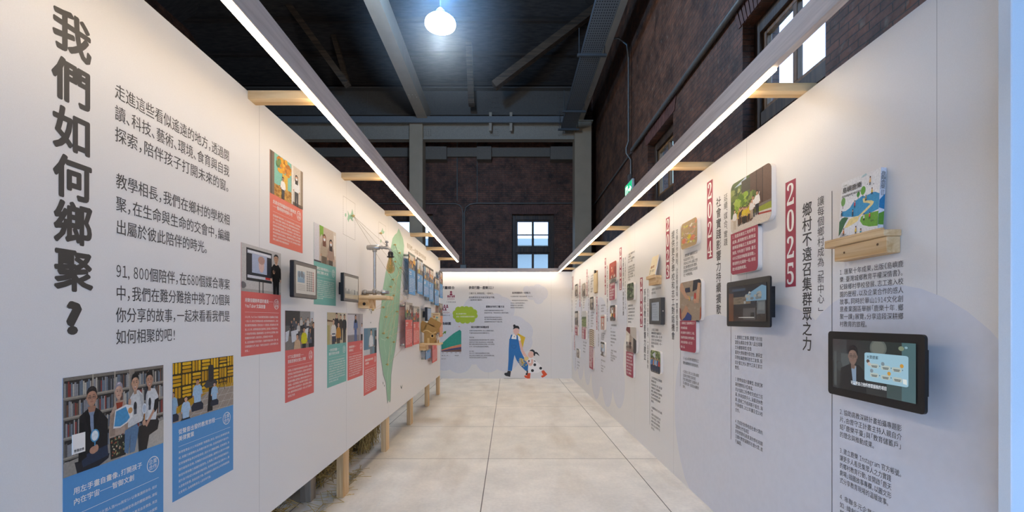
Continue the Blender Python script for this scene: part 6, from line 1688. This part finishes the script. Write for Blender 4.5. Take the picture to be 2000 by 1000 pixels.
tile('small grey rounded photo board high beside the end partition', (1123, 556.5), (1128.4, 577.5), pic_gray(71))
tile('small rounded photo board with a crimson text board, nearest the end partition', (1122.8, 608), (1129.2, 636), pic_gray(72), (1128.2, 654.5, ['教育部偏鄉', '計畫啟動', '媒合志工']))
tile('small rounded photo board lowest beside the end partition', (1126, 680), (1131.2, 700), pic_gray(73))
para(['從一所學校開始', '看見孩子', '需求的', '可能'], (1124, 582), (1129, 582), (1124, 600), 'tiny text under the highest grey board in the far corner', size=.028)
para(['訪談教師', '與校長的', '紀錄'], (1127.5, 706), (1132, 709), (1127.5, 718), 'tiny text under the lowest board in the far corner', size=.028)
plaque('2015', (1118.4, 540), (1119.6, 566), 'narrow crimson year plaque in the far corner of the right partition')
vcol('鹿樂平臺誕生，教育的起點從此開始', 1117.2, 543, 645, 'timeline_heading', 'bold black vertical heading in the far corner of the right partition', .01, HG)

# ================================================================== end partition: mural
we = bpy.data.objects['wall_end']; ORG[we] = Vector((0, 0, 0))
pxr = DE/F
blob(WE, [cpx(WE, x, y, r*pxr) for x, y, r in ((897, 703, 26), (954, 702, 25.5), (987, 699, 27), (925, 668, 44), (880, 660, 48), (960, 662, 42), (985, 665, 36), (940, 612, 38), (978, 606, 27), (968, 590, 17), (1005, 645, 28), (1012, 655, 20), (868, 700, 24))], 'cloud_print', we)
blob(WE, [cpx(WE, x, y, r*pxr) for x, y, r in ((1040, 572, 14), (1056, 573, 14.5), (1052, 584, 10), (1029, 566, 7.5), (1050, 565, 10))], 'cloud_print', we)
blob(WE, [cpx(WE, 1019, 648, 22*pxr), cpx(WE, 1020, 668, 20*pxr), cpx(WE, 1026, 640, 0.1*pxr)], 'cloud_print', we)
GRN = mat('lime_print', '#a9c234', .55, var=.02)
gp_ = blob(WE, [cpx(WE, x, y, r*pxr) for x, y, r in ((890, 612, 6), (895, 605, 6), (903, 604, 6), (911, 604, 6), (919, 605, 6), (926, 610, 6), (928, 617, 5), (922, 624, 6), (913, 626, 6), (904, 626, 6), (895, 624, 6), (890, 618, 5.5), (908, 615, 12), (900, 615, 10), (917, 615, 10))], 'cloud_badge', None, GRN, .0012)
tag(gp_, 'lime green cloud with white lettering on the end partition', 'mural')
ORG[gp_] = Vector(gp_.location)
t = Text()
for s_, x, y in (('與上百個夥伴學校', 891, 613), ('成為一同改變偏鄉教育的夥伴!', 891, 618.5)):
    u, v = WE.px(x, y); t.line(WE, s_, u, v, .031, .0018, .006, fit=(20 if y < 615 else 37)*pxr)
t.build('lettering', WHT, gp_)
DKB = mat('dark_print', '#2a2428', .55, var=.02)
def wtext(items, label, m=DKB, bold=.004):
    t = Text()
    for s_, x, y, w, size in items:
        u, v = WE.px(x, y); t.line(WE, s_, u, v, size*pxr, .0012, bold, fit=w*pxr)
    return t.build('mural_lettering', m, label=label, cat='lettering', group='lettering on the end partition')
wtext([('參與行動─鹿樂321!', 915.5, 562, 49.5, 6.6)], 'bold heading ending in 321 on the end partition', bold=.02)
wtext([('三種方法,兩條途徑,一份助力。', 915.5, 573, 49, 4), ('成為教育的支持者其實並不難,', 915.5, 581, 52, 4), ('一起參與行動吧!', 915.5, 586, 27, 4)], 'three thin lines of text under the heading ending in 321')
wtext([('鹿樂平臺媒合', 848, 562, 40, 6.4)], 'bold heading cut off by the end of the left partition', bold=.02)
wtext([('提案合作的三種方法', 949, 599, 36, 4.6)], 'bold subheading left of the lower middle text of the end partition', bold=.02)
wtext([('如果您有教學需求想要提出申請?', 946, 606.5, 38, 2.7), ('歡迎來到平臺,下載並填寫志工需求計畫書。', 946, 611, 48, 2.7), ('我們將依您的需求協助媒合,', 946, 620, 35, 2.7), ('志工夥伴與您聯繫討論課程,', 946, 624, 36, 2.7), ('並展開學期的陪伴行動方案。', 946, 628.5, 36, 2.7)], 'small text lines below the middle subheading of the end partition')
wtext([('支持捐款的一份助力', 1000, 572, 36, 4.4)], 'bold subheading right of the heading ending in 321', bold=.02)
wtext([('不必親自到場,也能為偏鄉盡一份心力。', 997, 579, 44, 2.6), ('一筆捐款將成為教育基金,', 997, 587, 35, 2.6), ('支持志工服務與課程教材,', 997, 592, 29, 2.6), ('讓偏鄉的孩子擁有機會,', 997, 596.5, 26, 2.6), ('讓教育的希望持續發光。', 997, 601, 27, 2.6)], 'small text lines at the right of the end partition text')
wtext([('媒合相聚的兩種途徑', 920, 639, 35, 4.6)], 'bold subheading left of the mural woman', bold=.02)
wtext([('如果您是學校或老師,可以上網發布需求,', 916.5, 646, 49, 2.7), ('平臺將協助您找到合適的志工。', 916.5, 650.5, 40, 2.7), ('學校端:', 916.5, 659, 11, 2.7), ('註冊學校帳號並填寫課程需求單,經審核', 916.5, 664, 49, 2.7), ('後即可於平臺刊登並等待志工提案回覆,', 916.5, 668.5, 48, 2.7), ('雙方確認課程時間與內容後,即可展開', 916.5, 672.5, 49, 2.7), ('合作,並於結束後填寫回饋表。', 916.5, 677, 39, 2.7),
       ('志工端:', 916.5, 686, 10, 2.7), ('加入志工會員並瀏覽需求清單,', 916.5, 690, 41, 2.7), ('提出適合的課程企劃,與學校聯繫討論,', 916.5, 694.5, 50, 2.7), ('我們將協助您順利完成服務!', 916.5, 698.5, 36, 2.7)], 'small text lines in the middle of the end partition, left of the mural woman')
wtext([('曲線圖', 863, 632, 18, 6.2)], 'bold heading over the area chart', bold=.02)
wtext([('累計(所)', 862, 694.5, 16, 2.4), ('學校數', 888, 694.5, 8, 2.4), ('統計至今', 862, 701, 9, 2.2)], 'tiny captions under the area chart')
wtext([('今年學校超過', 871.5, 590, 19, 2.6), ('服務學生人次', 862, 616, 17, 2.6)], 'tiny captions under the crimson pictograms')
MAR = mat('maroon_print', '#8e3350', .55)
wtext([('1500+', 873.5, 584, 14.5, 5), ('71,800+', 856, 610.5, 22, 5)], 'maroon figures under the pictograms on the end partition', MAR, .004)
def WP(pts): return [WE.px(x, y) for x, y in pts]
def flat(name, shapes, label, cat):
    root = None; k = 0
    r = None
    for nm, m, pts in shapes:
        k += 1
        mb = MB(); P = WP(pts) if not isinstance(pts[0][0], tuple) else None
        d = .0010+.00025*k
        if P: mb.add([WE.pt(u, v, d) for u, v in (P if sum(P[i][0]*P[(i+1) % len(P)][1]-P[(i+1) % len(P)][0]*P[i][1] for i in range(len(P))) > 0 else P[::-1])], [tuple(range(len(P)))])
        else:
            for q in pts:
                Q = WP(q); Q = Q if sum(Q[i][0]*Q[(i+1) % len(Q)][1]-Q[(i+1) % len(Q)][0]*Q[i][1] for i in range(len(Q))) > 0 else Q[::-1]
                mb.add([WE.pt(u, v, d) for u, v in Q], [tuple(range(len(Q)))])
        if r is None:
            c = WE.px(*(pts[0] if P else pts[0][0])); r = empty(name, WE.pt(c[0], c[1], 0), label, cat)
        mb.build(nm, m, r)
    return r
def circ(x, y, rx, ry=None, n=20): return [(x+rx*math.cos(2*math.pi*k/n), y+(ry or rx)*math.sin(2*math.pi*k/n)) for k in range(n)]
def C(P): return [(960+x*.13, 620+y*.13) for x, y in P]
def CC(x, y, rx, ry=None): return circ(960+x*.13, 620+y*.13, rx*.13, (ry or rx)*.13)
FLS = mat('flesh_print', '#e8bfb2', .55, var=.01); OVR = mat('overall_blue', '#2272b8', .55, var=.02); OVD = mat('overall_dark', '#1d5c9c', .55); YEL = mat('yellow_print', '#e0bd2c', .55, var=.02); BLKP = mat('black_flat_print', '#262426', .55); REDP = mat('boot_red', '#dd5426', .55); WH2 = mat('white_flat_print', '#f4f2f2', .55, var=.01); STR = mat('straw_print', '#e6cf8a', .55)
flat('mural_woman', [
    ('sack', YEL, C([(398, 235), (440, 262), (508, 298), (490, 360), (468, 460), (440, 380), (405, 290), (385, 255)])),
    ('shirt', WH2, C([(300, 262), (330, 255), (385, 258), (428, 290), (442, 345), (405, 352), (395, 335), (290, 330)])),
    ('neck', FLS, C([(352, 235), (388, 235), (385, 266), (366, 276), (350, 262)])),
    ('face', FLS, CC(372, 205, 46, 48)),
    ('hair', BLKP, [C([(322, 182), (332, 150), (328, 140), (345, 132), (375, 122), (405, 130), (420, 155), (416, 182), (400, 165), (370, 160), (345, 168)]), CC(343, 124, 19, 19)]),
    ('arm', FLS, C([(405, 350), (440, 350), (452, 400), (478, 490), (520, 560), (552, 600), (530, 625), (500, 590), (470, 560), (440, 490), (420, 420)])),
    ('overalls', OVR, [C([(268, 320), (405, 330), (420, 420), (438, 500), (470, 570), (510, 640), (552, 720), (545, 800), (510, 800), (430, 720), (375, 640), (345, 562), (330, 640), (305, 805), (245, 795), (255, 640), (258, 480)]), C([(276, 322), (290, 270), (303, 254), (316, 262), (302, 300), (298, 326)]), C([(374, 330), (376, 262), (390, 262), (400, 300), (398, 332)])]),
    ('pocket', OVD, [C([(300, 412), (370, 416), (372, 440), (355, 466), (325, 468), (304, 445)])]),
    ('pocket_face', OVR, [C([(305, 417), (365, 421), (366, 438), (352, 460), (327, 462), (309, 443)])]),
    ('pendant', DKB, [C([(340, 278), (346, 278), (345, 298), (341, 298)]), C([(335, 284), (351, 284), (351, 288), (335, 288)])]),
    ('boot', BLKP, [C([(245, 800), (292, 806), (280, 892), (250, 885), (215, 878), (192, 858), (195, 835), (235, 828)]), C([(525, 795), (548, 800), (545, 840), (535, 865), (515, 866), (512, 845), (528, 830)])]),
    ('straw_bundle', STR, [C([(490, 600), (550, 590), (560, 620), (530, 650), (490, 640)])] + [C([(500-60*math.cos(a)*q, 640+70*math.sin(a)*q), (508-60*math.cos(a)*q, 650+70*math.sin(a)*q), (490-95*math.cos(a)*q, 660+105*math.sin(a)*q), (480-95*math.cos(a)*q, 650+105*math.sin(a)*q)]) for a in (-.5, -.2, .1, .4, .7, 1.0) for q in (.45, .8)]),
    ('grain', YEL, [CC(450+18*i, 625+28*((i*7) % 5), 11, 6) for i in range(5)] + [CC(470+16*i, 720-20*(i % 3), 10, 6) for i in range(4)]),
], 'mural woman in blue overalls and a hair bun walking, printed on the end partition', 'mural')
flat('mural_child', [
    ('leg', FLS, [C([(560, 800), (582, 800), (580, 845), (556, 845)]), C([(745, 790), (775, 785), (790, 810), (760, 822)])]),
    ('boot', REDP, [C([(538, 838), (586, 836), (578, 924), (545, 920), (505, 905), (492, 882), (500, 868), (530, 876)]), C([(748, 812), (785, 792), (838, 855), (800, 888), (765, 905), (746, 892), (752, 872), (775, 866)])]),
    ('dress', WH2, C([(565, 600), (620, 595), (655, 640), (740, 715), (775, 785), (700, 830), (600, 838), (550, 830), (555, 730), (545, 660)])),
    ('spot', BLKP, [CC(650, 711, 21), CC(738, 763, 21), CC(615, 798, 22), CC(562, 655, 10, 16), C([(640, 640), (664, 660), (655, 666), (642, 660)])]),
    ('arm', FLS, C([(595, 632), (610, 620), (628, 640), (625, 690), (600, 728), (570, 728), (535, 690), (530, 660), (548, 660), (575, 690), (595, 680)])),
    ('face', FLS, CC(592, 558, 44, 50)),
    ('hair', BLKP, [C([(570, 502), (590, 485), (620, 480), (645, 500), (658, 530), (655, 570), (640, 582), (630, 560), (632, 525), (610, 508), (585, 505)]), C([(650, 525), (665, 515), (690, 528), (712, 560), (720, 584), (700, 565), (672, 545), (655, 545)])]),
], 'mural child in a spotted white dress and orange boots beside the mural woman', 'mural')
TEALP = mat('chart_teal', '#2f9a86', .55); ORP = mat('chart_orange', '#d98a6a', .55); NAV = mat('chart_navy', '#4a4a78', .55); BRN = mat('chart_brown', '#7d5a4a', .55); GRA = mat('arrow_green', '#6f9a3c', .55)
flat('area_chart', [
    ('teal_area', TEALP, [(862, 669), (866, 668), (876, 659), (886, 651), (898, 644), (901, 647), (901, 673), (880, 677), (862, 683)]),
    ('orange_area', ORP, [(862, 683), (880, 677), (901, 672), (901, 678), (880, 681), (862, 685)]),
    ('navy_area', NAV, [(862, 685), (880, 681), (901, 677.5), (901, 682), (862, 686)]),
    ('brown_area', BRN, [(862, 686), (901, 681.5), (901, 687), (862, 687)]),
    ('arrow', GRA, [[(862, 653), (868, 648.5), (869, 650), (862, 655.5)], [(866, 648), (871.5, 646.3), (870.5, 652.5)]]),
    ('axis_mark', GREY, [[(863+8.5*i, 688.5), (866.5+8.5*i, 688.5), (866.5+8.5*i, 689.5), (863+8.5*i, 689.5)] for i in range(5)]),
    ('value_mark', REDP, [[(895.5, 637.5), (898.5, 637.5), (898.5, 638.3), (895.5, 638.3)]]),
], 'teal and brown area chart printed at the left of the end partition', 'chart')
flat('school_pictogram', [('outline', MAR, [circ(881, 570.5, 2.2), [(879, 573), (883, 573), (884, 577), (878, 577)], [(874, 576.5), (876.6, 576.5), (876.6, 581), (874, 581)], [(877.6, 577.5), (880, 577.5), (880, 581), (877.6, 581)], [(882, 577.5), (884.4, 577.5), (884.4, 581), (882, 581)], [(885.4, 576.5), (888, 576.5), (888, 581), (885.4, 581)]])], 'maroon school building pictogram on the end partition', 'pictogram')
flat('people_pictogram', [('outline', MAR, [circ(863+5.2*i, 596.6, 1.5) for i in range(3)] + [[(861+5.2*i, 598.5), (865+5.2*i, 598.5), (865.4+5.2*i, 601), (860.6+5.2*i, 601)] for i in range(3)] + [circ(865+5.2*i, 603, 1.5) for i in range(2)] + [[(863+5.2*i, 604.6), (867+5.2*i, 604.6), (867.4+5.2*i, 606.6), (862.6+5.2*i, 606.6)] for i in range(2)])], 'maroon row of people pictograms on the end partition', 'pictogram')
# mounting marks on the floor edge of the end partition
MB().box(-.1, .32, DE-.006, DE-.0005, 0.0005, .004).build('trim_2', mat('black_plastic', '#17171a'), kind='structure')
